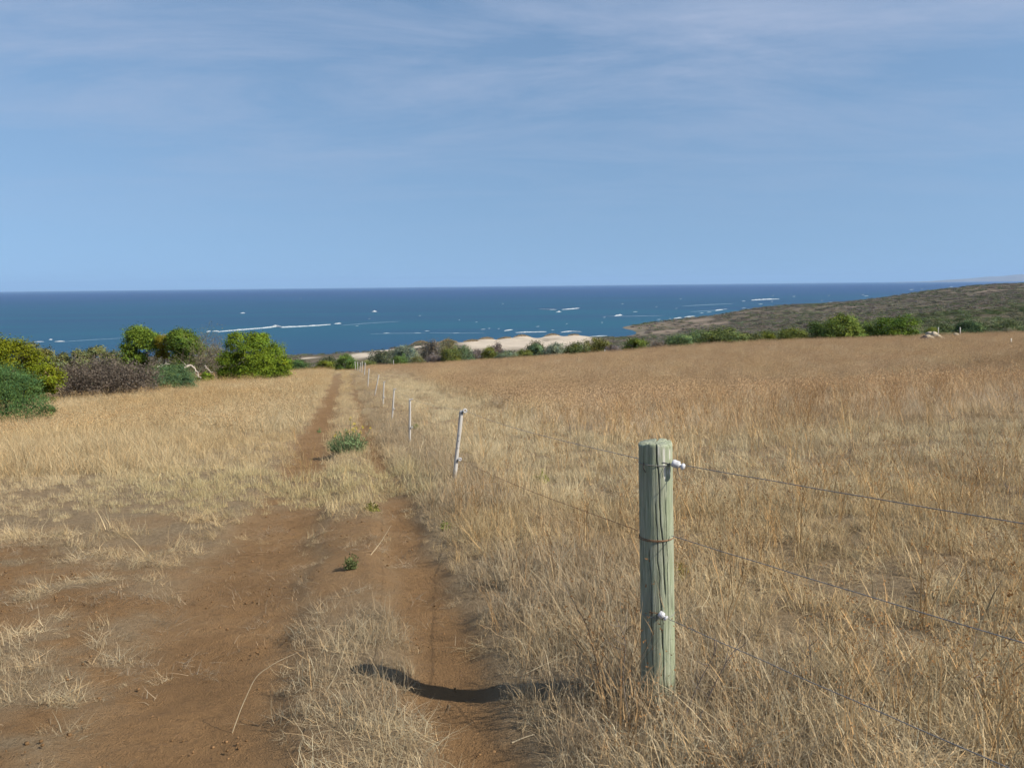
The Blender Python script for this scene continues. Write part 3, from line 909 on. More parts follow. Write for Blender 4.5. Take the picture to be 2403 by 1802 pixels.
YG = (0.18, 0.205, 0.018); GR = (0.165, 0.235, 0.035); BG = (0.105, 0.19, 0.065); OL = (0.19, 0.19, 0.075); SV = (0.25, 0.30, 0.21); DK = (0.12, 0.145, 0.075); PU = (0.24, 0.20, 0.18); BGR = (0.175, 0.245, 0.028)
bush_px('wattle_bush', 46, [(-70, 840, 70), (-30, 850, 62), (30, 845, 48), (85, 862, 38), (122, 892, 28), (60, 905, 42), (112, 916, 22)], 26000, 0.075, YG, 'large yellow green bush cut by the left edge of the picture')
bush_px('needle_bush', 33, [(-60, 920, 62), (10, 902, 46), (58, 912, 36), (25, 952, 44), (80, 955, 34), (114, 968, 17)], 26000, 0.055, BG, 'blue green feathery bush in front at the left edge', 0.22, 0.42)
bush_px('olive_bush', 62, [(70, 832, 26), (102, 842, 24), (60, 860, 30)], 7000, 0.09, OL, 'dull olive bush behind the yellow green bush at left')
bush_px('low_scrub_bush', 64, [(150, 852, 22), (188, 845, 24), (226, 834, 22), (258, 846, 22), (200, 870, 25), (140, 870, 25)], 12000, 0.09, (0.20, 0.215, 0.09), 'low grey green scrub behind the dead brown bush')
bush_px('dense_shrub', 80, [(325, 800, 33), (304, 826, 20), (350, 808, 28), (300, 846, 17), (332, 846, 18), (320, 865, 20)], 15000, 0.105, GR, 'tall dense green shrub left of the pair standing before the sea', per=40)
bush_px('brown_tipped_bush', 79, [(385, 806, 20), (392, 822, 16), (380, 835, 15)], 4000, 0.09, (0.27, 0.23, 0.03), 'small yellow brown shrub between the two tall green shrubs')
bush_px('dense_shrub', 78, [(430, 806, 32), (414, 792, 19), (448, 817, 27), (428, 838, 24), (420, 860, 20)], 12000, 0.105, (0.155, 0.23, 0.04), 'tall dense green shrub right of the pair standing before the sea', per=40)
bush_px('spreading_wattle', 72, [(560, 806, 27), (606, 802, 24), (590, 832, 36), (542, 852, 28), (642, 834, 29), (620, 858, 31), (664, 858, 22), (580, 874, 25), (650, 874, 20), (528, 880, 17), (608, 880, 18)], 32000, 0.09, BGR, 'wide bright green bush nearest the left side of the track', per=50)
bush_px('round_saltbush', 55, [(385, 886, 28), (420, 881, 26), (446, 893, 18), (369, 895, 17), (408, 893, 22)], 14000, 0.07, (0.135, 0.215, 0.095), 'low round blue green bush in front of the tall shrubs', 0.25, 0.4)
bush_px('olive_bush', 90, [(470, 832, 27), (503, 842, 25), (452, 862, 26), (488, 868, 24), (520, 868, 20)], 7000, 0.09, (0.155, 0.165, 0.075), 'dull olive bush filling the gap left of the wide green bush')
bush_px('leafy_bush', 84, [(272, 850, 24), (296, 868, 22), (250, 866, 22), (355, 872, 22), (385, 876, 20), (415, 878, 18)], 7500, 0.09, (0.15, 0.185, 0.05), 'low green bush under and left of the tall green shrubs')
bush_px('low_wattle', 70, [(485, 888, 14), (472, 893, 9)], 2400, 0.08, BGR, 'small bright green bush between the blue green bush and the wide green bush')

def dead_bush(name, px, py, Y, wpx, hpx, label, stems=16, depth=2, mat=None, leafy=None):
    k = Y / F_PX
    x = at(px, py, Y)[0]; gz = float(near_z(x, Y))
    top_z = EYE + ray(px, py - hpx)[2] * Y
    H = top_z - gz; Wd = wpx * k
    root = empty(name, (x, Y, gz), 0, label=label, category='bush')
    S = []
    for i in range(stems):
        t = (i + 0.5) / stems * 2 - 1
        p = (t * Wd * 0.42 + rng.normal(0, 0.1), rng.normal(0, Wd * 0.12), -0.05)
        d = np.array([t * 0.5 + rng.normal(0, 0.35), rng.normal(0, 0.35), 1.0]); d /= np.linalg.norm(d)
        branches(p, d, H * (0.5 + 0.2 * rng.random()) * (1 - 0.25 * t * t), 0.028, depth, S, 0.65, 3, 0.15)
    v, f = segs_mesh(S, 3)
    v[:, 2] = np.where(v[:, 2] > H, H + 0.15 * (v[:, 2] - H), v[:, 2])
    link('twigs', mesh_np(name + '_twigs', v, f, mat or M_TWIG), root)
    if leafy:
        ends = np.array([s[1] for s in S])
        sel = ends[rng.random(len(ends)) < leafy[1]]
        P = np.repeat(sel, 5, axis=0) + rng.normal(0, 0.10, (len(sel) * 5, 3))
        P = P[P[:, 2] > 0.05]
        v, f = quads(P, rng.normal(0, 1, P.shape), np.full(len(P), 0.05), 0.5)
        sh = np.repeat(0.7 + 0.6 * rng.random(len(P)), 4)
        c = link('sparse_leaves', mesh_np(name + '_leaves', v, f, M_LEAF, False, {'leaf': np.stack([sh] * 3, -1)}), root)
        c.color = (*leafy[0], 1)
    return root
dead_bush('dead_bush', 243, 917, 50, 185, 64, 'wide dead grey brown thicket of bare twigs at left', 64, 2, None, ((0.15, 0.125, 0.10), 0.75))
dead_bush('half_dead_bush', 495, 875, 76, 80, 92, 'half dead twiggy grey shrub left of the wide green bush', 16, 2, None, ((0.20, 0.19, 0.10), 0.35))
dead_bush('half_dead_bush', 375, 882, 82, 90, 70, 'dark bare twiggy shrub under the tall green shrubs', 14, 2, M_BARK, ((0.08, 0.09, 0.04), 0.3))
dead_bush('half_dead_bush', 545, 800, 84, 60, 20, 'grey bare topped shrub rising behind the wide green bush', 12, 2)

M_DEADWOOD = simple_mat('bleached_wood', (0.30, 0.255, 0.21), (0.50, 0.44, 0.37), 12, 0.85, 0.1, 0.3)
def dead_branch(pts_px, Y, r, label, name='dead_branch'):
    P = [at(px, py, Y + dy) for px, py, dy in pts_px]
    base = P[0].copy()
    root = empty(name, tuple(base), 0, label=label, category='branch')
    pts = np.array(P) - base
    t = np.linspace(0, 1, len(pts)); tt = np.linspace(0, 1, len(pts) * 4)
    fine = np.stack([np.interp(tt, t, pts[:, i]) for i in range(3)], -1) + rng.normal(0, r * 0.5, (len(tt), 3))
    V, F = tube(fine, r * np.linspace(1, 0.35, len(tt)), 6)
    link('limb', mesh_np('limb', V, F, M_DEADWOOD, True), root)
    S = []
    for j in range(5):
        i = rng.integers(2, len(fine) - 1); d = rng.normal(0, 1, 3); d[2] = abs(d[2]); d /= np.linalg.norm(d)
        S.append((fine[i], fine[i] + d * r * 7, r * 0.35, r * 0.12))
    for s_ in S:
        v, f = segs_mesh([s_], 4)
        link('twig', mesh_np('twig', v, f, M_DEADWOOD), root)
    return root
dead_branch([(432, 862, 0), (446, 858, 0.2), (460, 870, 0.3), (466, 880, 0.3), (470, 888, 0.2)], 62, 0.085, 'bleached dead limb arching beside the low blue green bush')
dead_branch([(480, 858, 0), (486, 866, 0.1), (492, 872, 0.2), (500, 874, 0.2)], 64, 0.06, 'short bleached limb left of the wide green bush')
dead_branch([(372, 861, 0), (384, 857, 0.1), (398, 852, 0.1)], 62, 0.06, 'thin bleached limb lying above the low blue green bush')

# --- bushes along the far edge of the paddock: five unit crowns, shared between copies
UNIT = []
for k in range(6):
    lumps = []
    m = 6 + k % 3
    for j in range(m):
        a = 2 * math.pi * j / m + rng.random() * 0.6
        rr = 0.30 * rng.random() ** 0.5 if j else 0.05
        r = 0.20 + 0.10 * rng.random()
        lumps.append((rr * math.cos(a), rr * math.sin(a), 0.28 + 0.36 * rng.random() * (1 - rr), r, r, r * 1.0))
    for a in np.linspace(0, 2 * math.pi, 6)[:-1]:
        lumps.append((0.33 * math.cos(a + k), 0.33 * math.sin(a + k), 0.2, 0.18, 0.18, 0.2))
    V, F, C = crown_from_lumps(lumps, 8000, 0.021, 40, 0.45, 0.5)
    V[:, 2] = np.maximum(V[:, 2], 0.0)
    V[:, 2] /= np.percentile(V[:, 2], 99.3); V[:, :2] /= 2 * np.percentile(np.abs(V[:, :2]), 98.5)
    crown = mesh_np('edge_crown', V, F, M_LEAF, False, {'leaf': C})
    S = []
    for l in lumps:
        b = np.array([rng.normal(0, 0.04), rng.normal(0, 0.04), -0.06])
        S.append((b, np.array(l[:3]), 0.014, 0.006))
    v, f = segs_mesh(S, 4)
    UNIT.append((crown, mesh_np('edge_trunk', v, f, M_BARK)))
UNIT_TW = []
for k in range(2):
    S = []
    for i in range(16):
        d = np.array([rng.normal(0, 0.6), rng.normal(0, 0.6), 1.0]); d /= np.linalg.norm(d)
        branches((rng.normal(0, 0.16), rng.normal(0, 0.16), -0.03), d, 0.42, 0.007, 2, S, 0.65, 3, 0.1)
    v, f = segs_mesh(S, 3)
    v[:, 2] = np.where(v[:, 2] > 1, 1 + 0.1 * (v[:, 2] - 1), v[:, 2])
    UNIT_TW.append(mesh_np('edge_twigs', v, f, M_TWIG))

EDGE = [  # px, base py, width px, top py, distance, colour, twiggy, label
    (696, 866, 46, 844, 104, BG, 0, 'small blue green bush right beside the wide green bush'),
    (724, 866, 34, 846, 116, PU, 1, 'grey twiggy bush between blue green and yellow green bushes left of the stakes'),
    (759, 862, 48, 845, 110, (0.23, 0.27, 0.05), 0, 'low yellow green bush left of the far end of the stakes'),
    (771, 852, 40, 836, 125, DK, 0, 'dark grey green bush behind the low yellow green bush'),
    (815, 858, 56, 831, 112, (0.14, 0.22, 0.055), 0, 'round mid green bush standing just above the farthest stakes'),
    (868, 857, 40, 845, 110, (0.24, 0.27, 0.09), 0, 'low pale yellow green bush right of the farthest stakes'),
    (896, 856, 60, 823, 116, (0.125, 0.15, 0.09), 0, 'dark grey green bush under the small left hand dune'),
    (940, 857, 40, 831, 111, (0.16, 0.24, 0.07), 0, 'upright green bush behind the lone thin stake'),
    (981, 860, 36, 830, 108, OL, 1, 'olive twiggy bush standing forward into the paddock'),
    (950, 832, 60, 811, 210, SV, 0, 'silver grey bush left of the twiggy hummock'),
    (1012, 830, 44, 799, 215, (0.22, 0.19, 0.15), 0, 'brown grey bush rising highest left of the main dune'),
    (1019, 852, 46, 823, 112, PU, 1, 'purple grey dead looking bush right of the olive bush'),
    (1054, 826, 44, 798, 200, (0.27, 0.25, 0.14), 0, 'pale straw green bush on the skyline left of the main dune'),
    (1059, 849, 50, 813, 110, (0.175, 0.20, 0.06), 0, 'round olive green bush below the left end of the main dune'),
    (1092, 847, 46, 811, 113, (0.15, 0.21, 0.11), 0, 'blue tinged green bush below the left end of the main dune'),
    (1119, 846, 42, 811, 116, PU, 1, 'purple grey twiggy bush below the grey dune hummock'),
    (1149, 844, 44, 813, 111, (0.18, 0.20, 0.05), 0, 'olive bush below the grey dune hummock'),
    (1186, 841, 50, 822, 108, (0.22, 0.28, 0.17), 0, 'pale grey green bush at the paddock edge under the dune middle'),
    (1167, 828, 36, 806, 170, (0.17, 0.13, 0.12), 0, 'dark purple bush against the lower edge of the dune'),
    (1229, 841, 48, 819, 109, (0.18, 0.21, 0.06), 0, 'low olive bush under the middle of the dune'),
    (1254, 836, 44, 806, 113, (0.19, 0.28, 0.15), 0, 'round pale blue green bush under the right half of the dune'),
    (1258, 822, 60, 802, 165, (0.13, 0.13, 0.06), 0, 'dark olive bush behind the round pale blue green bush'),
    (1300, 835, 48, 804, 112, SV, 0, 'silver green bush under the right end of the dune'),
    (1347, 836, 62, 802, 114, (0.135, 0.165, 0.06), 0, 'dark green bush right of the silver green bush'),
    (1402, 834, 76, 794, 116, (0.19, 0.19, 0.06), 0, 'broad olive bush right of the dune'),
    (1441, 831, 42, 804, 110, PU, 1, 'grey twiggy bush right of the broad olive bush'),
    (1488, 828, 60, 793, 113, (0.165, 0.22, 0.05), 0, 'mid green bush below the tip of the headland'),
    (1546, 822, 40, 798, 111, (0.20, 0.16, 0.12), 1, 'brown twiggy bush left of the two pale green bushes'),
    (1594, 818, 66, 784, 112, (0.185, 0.26, 0.11), 0, 'left one of two touching pale green bushes'),
    (1625, 815, 54, 774, 117, (0.19, 0.27, 0.12), 0, 'right one of two touching pale green bushes'),
    (1695, 815, 104, 769, 113, (0.175, 0.225, 0.08), 0, 'broad grey green tree like bush in the middle of the right hand row'),
    (1762, 808, 60, 779, 116, (0.14, 0.15, 0.06), 0, 'dark olive bush right of the broad grey green bush'),
    (1801, 803, 40, 778, 119, (0.21, 0.245, 0.04), 0, 'yellow green bush in the gap of the right hand row'),
    (1860, 803, 66, 770, 115, (0.20, 0.23, 0.055), 0, 'yellow green bush left of the dark green bush in the right hand row'),
    (1919, 798, 56, 754, 117, (0.12, 0.175, 0.05), 0, 'dark green bush touching the tallest bush of the right hand row'),
    (1982, 796, 94, 737, 113, (0.19, 0.25, 0.055), 0, 'tallest bright green bush of the right hand row'),
    (2036, 792, 54, 755, 115, (0.175, 0.245, 0.07), 0, 'green bush leaning on the right of the tallest bush'),
    (2106, 789, 88, 739, 112, (0.14, 0.215, 0.04), 0, 'round deep green bush standing alone left of the pale rocks'),
    (2190, 783, 36, 768, 118, (0.22, 0.26, 0.05), 0, 'small yellow green bush behind the pale rocks'),
    (2272, 780, 66, 751, 116, (0.125, 0.185, 0.085), 0, 'low blue green bush right of the pale rocks'),
]
for i, (px, pb, w, pt, Y, colr, tw, label) in enumerate(EDGE):
    k = Y / F_PX
    x = at(px, pb, Y)[0]; gz = float(ground_z(x, Y))
    zt = EYE + ray(px, pt)[2] * Y
    H = max(zt - gz, 0.8)
    root = empty('edge_bush' if not tw else 'twiggy_bush', (x, Y, gz - 0.05), rng.random() * 6.28, label=label, category='bush', group='bushes along the far edge of the paddock')
    if tw:
        o = link('twigs', UNIT_TW[i % 2], root); o.scale = (w * k * 0.9, w * k * 0.9, H)
        c = link('crown', UNIT[i % 6][0], root); c.scale = (w * k, w * k, H * 0.85); c.color = (*[v * 0.95 for v in colr], 1)
    else:
        crown, trunk = UNIT[(i * 5) % 6]
        c = link('crown', crown, root); c.scale = (w * k * 1.1, w * k * 1.0, H); c.color = (*[v * 0.9 for v in colr], 1)
        t = link('trunk', trunk, root); t.scale = (w * k, w * k, H)

# --- tussocky hummocks on the dune crest
for (hx, hy, hr, hh), lab in zip(HUMMOCKS, ['straw coloured tussock mound at the left end of the main dune crest', 'large grey tussock mound on the left of the main dune', 'small brown tussock mound in the dip of the dune crest',
                                             'wide golden tussock mound on the middle of the dune crest', 'tussock mound on the highest right part of the dune crest', 'small low tussock mound at the right end of the dune crest', 'brown tussock mound beyond the silver grey bush', 'tussock mound just left of the main dune']):
    gz = float(far_z(hx, hy))
    root = empty('dune_tussock', (hx, hy, gz), 0, label=lab, category='tussock', group='tussock mounds on the dune crest')
    n = 900
    a = rng.random(n) * 6.283; r = np.sqrt(rng.random(n)) * hr * 0.95
    x = r * np.cos(a); y = r * np.sin(a)
    z = far_z(hx + x, hy + y) - gz
    V, F, C, T = blades(n, 0.5, 1.3, 0.001, 0.8, 0.8, 0.22, 2, 0, 0.1)
    off3 = np.repeat(np.column_stack([x, y, z - 0.1]), 6, axis=0)
    c = link('tussock_grass', mesh_np('tussock_grass', V + off3, F, M_LEAF, False, {'leaf': C}), root)
    c.color = (0.30, 0.225, 0.125, 1)

# --- scrub over the coastal land (too many to count)
SC = proto_collection('scrub_kinds')
for k in range(6):
    lumps = [(rng.normal(0, 0.2), rng.normal(0, 0.2), 0.35 + 0.25 * rng.random(), 0.3, 0.3, 0.32) for j in range(5)]
    V, F, C = crown_from_lumps(lumps, 420, 0.055, 14, 0.5, 0.55)
    V[:, 2] = np.maximum(V[:, 2], 0)
    add_proto(SC, 'scrub', V, F, C, M_SCRUB)
SC2 = proto_collection('near_scrub_kinds')
for k in range(6):
    lumps = [(rng.normal(0, 0.2), rng.normal(0, 0.2), 0.32 + 0.3 * rng.random(), 0.28, 0.28, 0.30) for j in range(6)]
    V, F, C = crown_from_lumps(lumps, 2200, 0.022, 24, 0.5, 0.5)
    V[:, 2] = np.maximum(V[:, 2], 0)
    add_proto(SC2, 'near_scrub', V, F, C, M_SCRUB)
def scrub_points(n, d0, d1, size, hmin, hmax, umin=-0.95):
    d = np.sqrt(d0 ** 2 + (d1 ** 2 - d0 ** 2) * rng.random(n)); u = umin + rng.random(n) * (0.95 - umin)
    x = u * d; y = d
    z = far_z(x, y)
    if d0 < 127: z = np.maximum(z, near_z(x, y))
    s = sand_mask(x, y, z); st = stony_mask(x, y, z)
    nn = fbm(x / 60, y / 60, 4, 121); n2 = fbm(x / 15, y / 15, 3, 123)
    keep = (z > SEA_Z + 0.8) & (rng.random(n) > s * 1.5) & (rng.random(n) > st * 0.85) & (rng.random(n) < 0.35 + 0.9 * sstep(0.3, 0.6, n2))
    # keep the view over the dune open
    keep &= (d > 122) | (rng.random(n) < 0.85)
    keep &= ~((np.abs(u) < 0.24) & (u < 0.11) & (d > 470) & (rng.random(n) < 0.55))
    x, y, z, nn, n2 = x[keep], y[keep], z[keep], nn[keep], n2[keep]
    m = len(x)
    w = size * (0.6 + 0.9 * rng.random(m)); h = (hmin + (hmax - hmin) * rng.random(m) ** 1.5)
    pal = 1.12 * np.array([(0.13, 0.15, 0.085), (0.16, 0.17, 0.11), (0.19, 0.165, 0.145), (0.21, 0.18, 0.155), (0.16, 0.19, 0.10), (0.13, 0.12, 0.10), (0.25, 0.21, 0.17)])
    f = np.clip((nn - 0.5) * 8 + rng.normal(0, 1.3, m) + 2.6, 0, 6).astype(int)
    t = pal[f] * (0.8 + 0.4 * rng.random(m))[:, None]
    return np.column_stack([x, y, z - 0.1]), np.column_stack([np.zeros(m), np.zeros(m), rng.random(m) * 6.28]), np.column_stack([w, w, h]), rng.integers(0, 6, m), t
NB = [np.concatenate(q) for q in zip(scrub_points(1200, 114, 130, 3.6, 1.1, 2.5), scrub_points(4200, 114, 330, 3.4, 1.0, 2.3), scrub_points(260, 118, 145, 4.4, 1.8, 3.2, 0.11))]
make_scatter('low_scrub', NB[0], NB[1], NB[2], NB[3], NB[4] * np.array([0.78, 0.88, 0.68]), SC2, 'low mixed scrub crowding behind the far edge of the paddock', 'scrub')
A = [ scrub_points(16000, 330, 800, 4.2, 0.9, 2.0), scrub_points(34000, 800, 2300, 7.5, 1.0, 2.6)]
B = [np.concatenate([a[i] for a in A]) for i in range(5)]
make_scatter('coastal_scrub', B[0], B[1], B[2], B[3], B[4], SC, 'low grey green coastal scrub covering the slope and headland', 'scrub')
print('scrub', len(B[0]))

# ------------------------------------------------------------------ breaking waves
def foam_material(name, c0, c1):
    return simple_mat(name, c0, c1, 0.3, 0.9, 0.1)
M_FOAM = foam_material('sea_foam', (0.22, 0.27, 0.31), (0.45, 0.47, 0.49))
M_CAP = foam_material('whitecap_foam', (0.12, 0.18, 0.23), (0.34, 0.39, 0.42))
M_THIN = foam_material('thin_foam', (0.07, 0.13, 0.19), (0.17, 0.23, 0.29))
def wave(pts, hpx, label, thin=False, group=None, spray=False):
    Q = np.array([sea_hit(*p) for p in pts])
    seg = np.linalg.norm(np.diff(Q, axis=0), axis=1); t = np.concatenate([[0], np.cumsum(seg)]) / seg.sum()
    n = int(np.clip(seg.sum() / 2.0, 8, 120))
    tt = np.linspace(0, 1, n)
    P = np.stack([np.interp(tt, t, Q[:, i]) for i in range(3)], -1)
    dist = Q[:, 1].mean(); k = dist / F_PX
    H = hpx * k
    base = P.mean(0)
    fall = np.sin(np.clip(tt, 0.03, 0.97) * math.pi) ** (0.35 if len(pts) > 2 else 0.6)
    lump = 0.55 + 0.9 * fbm(tt * max(3, seg.sum() / 9), tt * 0 + base[0], 3, int(abs(base[0])) % 997)
    if spray: fall = np.sin(np.clip(tt, 0.02, 0.98) * math.pi) ** 2.2 * (0.35 + 1.1 * rng.random(n))
    h = 0.6 * H * fall * lump + 0.05
    dep = (0.9 * H + 1.2) * (0.3 + 0.7 * fall) * (1.0 if not thin else 2.4)
    prof = [(-1.0, 0.0), (-0.55, 0.55), (-0.1, 1.0), (0.25, 0.85), (0.6, 0.4), (1.0, 0.0)]
    V = np.zeros((n, 6, 3))
    for j, (a, b) in enumerate(prof):
        jt = 1 + 0.35 * (rng.random(n) - 0.5)
        V[:, j, 0] = P[:, 0] - base[0] + rng.normal(0, 0.15, n)
        V[:, j, 1] = P[:, 1] - base[1] + a * dep * jt
        V[:, j, 2] = h * b * jt - (0.15 if b == 0 else 0)
    F = grid_faces(6, n)
    o = link('breaking_wave', mesh_np('breaking_wave', V.reshape(-1, 3), F, M_THIN if thin else (M_CAP if group else M_FOAM), True), None, label=label, category='wave')
    if group: o['group'] = group
    o.location = tuple(base)
    return o
wave([(512, 779), (575, 774), (636, 769), (650, 767), (662, 769), (740, 765), (776, 762)], 4.2, 'long white breaking wave stretching right from the wide green bush')
wave([(636, 768.5), (648, 766), (662, 768)], 5.5, 'raised white crest on the long breaking wave', )
wave([(785, 760.5), (801, 759.5)], 4.5, 'short thick white crest just right of the long wave')
wave([(800, 764), (860, 759), (935, 754.5)], 1.0, 'thin pale foam streak right of the short thick crest', True)
wave([(484, 779), (495, 778)], 3.5, 'small white crest seen between the dead shrub and a tall shrub')
wave([(499, 778), (514, 777.5)], 4.5, 'white crest above the half dead shrub')
wave([(378, 786), (402, 785.5)], 2.4, 'white crest showing between the two tall green shrubs')
wave([(562, 735.5), (576, 735)], 5, 'left one of two tall white plumes of spray far out', spray=True)
wave([(871, 732), (886, 731.5)], 7, 'right one of two tall white plumes of spray far out', spray=True)
wave([(115, 797.5), (123, 797.5)], 3.2, 'small bright crest off the left bushes')
wave([(128, 802), (152, 801.5)], 3.0, 'white crest low on the water off the left bushes')
wave([(78, 802.5), (104, 802)], 1.8, 'faint white crest at the left over the yellow green bush')
wave([(152, 802), (200, 798.5), (290, 793.5)], 0.9, 'pale foam streak behind the tall green shrubs at left', True)
wave([(870, 783.5), (925, 782.5), (1000, 782)], 0.8, 'pale foam streak before the silver grey bush', True)
wave([(1006, 781.5), (1080, 782), (1140, 781)], 0.7, 'pale foam streak above the left end of the main dune', True)
wave([(1412, 742.5), (1480, 742.5), (1555, 741)], 1.2, 'pale foam streak off the tip of the headland', True)
wave([(1600, 719), (1660, 715.5), (1720, 713)], 1.4, 'pale foam streak over the reef beyond the headland', True)
wave([(1620, 732), (1660, 730), (1683, 728)], 1.3, 'pale foam streak beside the surf off the headland', True)
wave([(1210, 781), (1240, 780), (1282, 779)], 3.0, 'white line of surf behind the golden dune tussock')
wave([(1316, 780), (1340, 778), (1365, 779)], 2.4, 'white line of surf above the right end of the dune')
wave([(1385, 790), (1425, 788)], 2.2, 'white wash along the beach at the right end of the dune')
wave([(1183, 777), (1203, 774)], 3.6, 'white surf patch above the small brown dune tussock')
wave([(1264, 726), (1290, 727), (1306, 727)], 2.2, 'left stroke of the distant white breaker over the main dune')
wave([(1318, 727), (1345, 725.5), (1360, 723.5)], 2.6, 'right stroke of the distant white breaker over the main dune')
wave([(1303, 733), (1318, 732)], 5, 'white plume below the distant breaker', spray=True)
wave([(1442, 742), (1460, 740)], 5, 'white crest on the pale streak off the headland')
wave([(1763, 705), (1795, 703.5), (1828, 702)], 3.2, 'long white breaker on the reef beyond the headland')
wave([(1605, 745), (1631, 742.5)], 3.4, 'surf crest along the headland shore, second longest')
wave([(1581, 748), (1600, 745.5)], 3.4, 'surf crest along the headland shore, nearest its tip')
wave([(1678, 729.5), (1697, 727)], 3.6, 'surf crest off the middle of the headland')
wave([(2090, 700), (2103, 699)], 9, 'plume of spray thrown up behind the headland', spray=True)
SMALL = [(838, 765, 6), (907, 782, 13), (977, 782, 18), (1002, 777, 10), (985, 741, 6), (1070, 782, 12), (1134, 773, 9), (1148, 771, 5), (1170, 771.5, 4), (1262, 766.5, 7), (1297, 774.5, 6), (867, 748, 4),
         (1418, 745, 6), (1413, 757, 4), (1461, 713, 5), (1491, 732, 10), (1540, 721, 4), (1546, 750, 8), (1572, 748, 5), (1647, 735, 8), (1664, 733, 10), (1701, 726, 10), (1719, 732.5, 6),
         (1745, 707, 8), (1785, 714, 9), (1811, 708, 5), (1814, 694, 4), (1756, 725.5, 8), (1745, 723, 8), (1786, 724.5, 6), (1797, 724, 8), (1809, 723, 6), (1863, 696, 7), (1893, 719.5, 5), (1902, 715, 5),
         (1929, 706, 5), (1949, 709.5, 12), (1992, 708, 8), (2033, 695, 9), (2025, 692, 5), (2054, 703, 8), (2139, 680, 9), (2163, 679, 4), (2232, 673.5, 7), (1945, 694, 4), (1597, 702, 4), (1118, 756, 4), (706, 701, 3), (1078, 751, 4), (1587, 724, 4), (1330, 760, 4), (1180, 713, 4)]
for px, py, w in SMALL:
    wave([(px - w * 0.6, py + 0.4), (px + w * 0.6, py - 0.4)], 0.75 + 0.05 * w, 'small scattered whitecap on the open water', False, 'scattered whitecaps')

# ------------------------------------------------------------------ fence
def post_material():
    m, N, L, out = new_mat('weathered_treated_pine')
    p = principled(N, L, out, 0.85, 0.15)
    tc = N.new('ShaderNodeTexCoord')
    mp = N.new('ShaderNodeMapping'); mp.inputs['Scale'].default_value = (1, 1, 0.045)
    L.new(tc.outputs['Object'], mp.inputs[0])
    n1 = noise(N, L, mp.outputs[0], 130, 6, 0.7); n2 = noise(N, L, mp.outputs[0], 22, 5, 0.6); n3 = noise(N, L, tc.outputs['Object'], 5, 3)
    c = ramp(N, L, n1.outputs['Fac'], [(0.30, (0.085, 0.09, 0.062)), (0.42, (0.20, 0.22, 0.155)), (0.55, (0.32, 0.345, 0.25)), (0.72, (0.47, 0.47, 0.39))])
    c2 = mix(N, L, maprange(N, L, n2.outputs['Fac'], 0.45, 0.7, 0, 0.55), c.outputs[0], (0.23, 0.28, 0.16))
    c3 = mix(N, L, maprange(N, L, n3.outputs['Fac'], 0.5, 0.7, 0, 0.4), c2, (0.30, 0.29, 0.25))
    lime = attr(N, 'lime').outputs['Fac']; dk = attr(N, 'crack').outputs['Fac']
    c4 = mix(N, L, lime, c3, (0.62, 0.60, 0.54))
    c5 = mix(N, L, dk, c4, (0.05, 0.045, 0.035))
    L.new(c5, p.inputs['Base Color'])
    b = N.new('ShaderNodeBump'); b.inputs['Strength'].default_value = 1.0; b.inputs['Distance'].default_value = 0.005
    L.new(n1.outputs['Fac'], b.inputs['Height']); L.new(b.outputs[0], p.inputs['Normal'])
    return m

PY = 3.55
pb = at(1545, 1640, PY); ptop = at(1538, 1036, PY)
PX = float(pb[0]); PZ = float(near_z(PX, PY))
PH = float(ptop[2] - PZ); PLEAN = float(ptop[0] - pb[0])
PR = 0.0715
post = empty('corner_post', (PX, PY, PZ), 0, label='thick round weathered green grey timber fence post in the right foreground', category='post')
nt_, nz_ = 264, 150
th = np.arange(nt_) * 2 * np.pi / nt_ - np.pi / 2      # theta = -pi/2 faces the camera
hz_ = np.concatenate([np.linspace(-0.35, 0, 10)[:-1], np.linspace(0, PH, nz_)])
TH, HZ = np.meshgrid(th, hz_)
rad = PR * (1.04 - 0.05 * HZ / PH) + 0.0022 * (fbm(np.cos(TH) * 3 + 7, HZ * 1.6 + np.sin(TH) * 3, 3, 201) - 0.5) * 2
def crack_at(x0, h0, x1, h1, wid, wob, seed):
    t = np.clip((HZ - h1) / (h0 - h1), 0, 1)
    xr = x1 + (x0 - x1) * t + wob * (fbm(HZ * 14, HZ * 0 + seed, 3, seed) - 0.5)
    ang = np.arcsin(np.clip(xr, -0.97, 0.97)) - np.pi / 2
    d = np.abs((TH - ang + np.pi) % (2 * np.pi) - np.pi)
    on = sstep(h1 - 0.02, h1 + 0.05, HZ) * sstep(h0 + 0.01, h0 - 0.02, HZ)
    return on * np.exp(-(d / wid) ** 2)
cr = crack_at(-0.20, PH + 0.1, 0.33, 0.42 * PH, 0.030, 0.10, 5)
cr = np.maximum(cr, 0.85 * crack_at(-0.22, 0.78 * PH, 0.12, 0.2 * PH, 0.020, 0.12, 9))
cr = np.maximum(cr, 0.7 * crack_at(0.42, 0.8 * PH, 0.5, 0.35 * PH, 0.016, 0.1, 13))
cr = np.maximum(cr, 0.7 * crack_at(-0.55, 0.6 * PH, -0.45, 0.05 * PH, 0.018, 0.1, 17))
cr = np.maximum(cr, 0.8 * crack_at(0.1, 0.4 * PH, 0.2, -0.1, 0.018, 0.1, 19))
knot = np.exp(-(((TH + np.pi / 2 - 0.85) / 0.09) ** 2 + ((HZ - 0.385 * PH) / 0.035) ** 2))
rad = rad - 0.009 * cr - 0.004 * knot
rad = np.where(HZ > PH - 0.008, rad - 0.004 * (HZ - (PH - 0.008)) / 0.008, rad)
lime = np.zeros_like(TH)
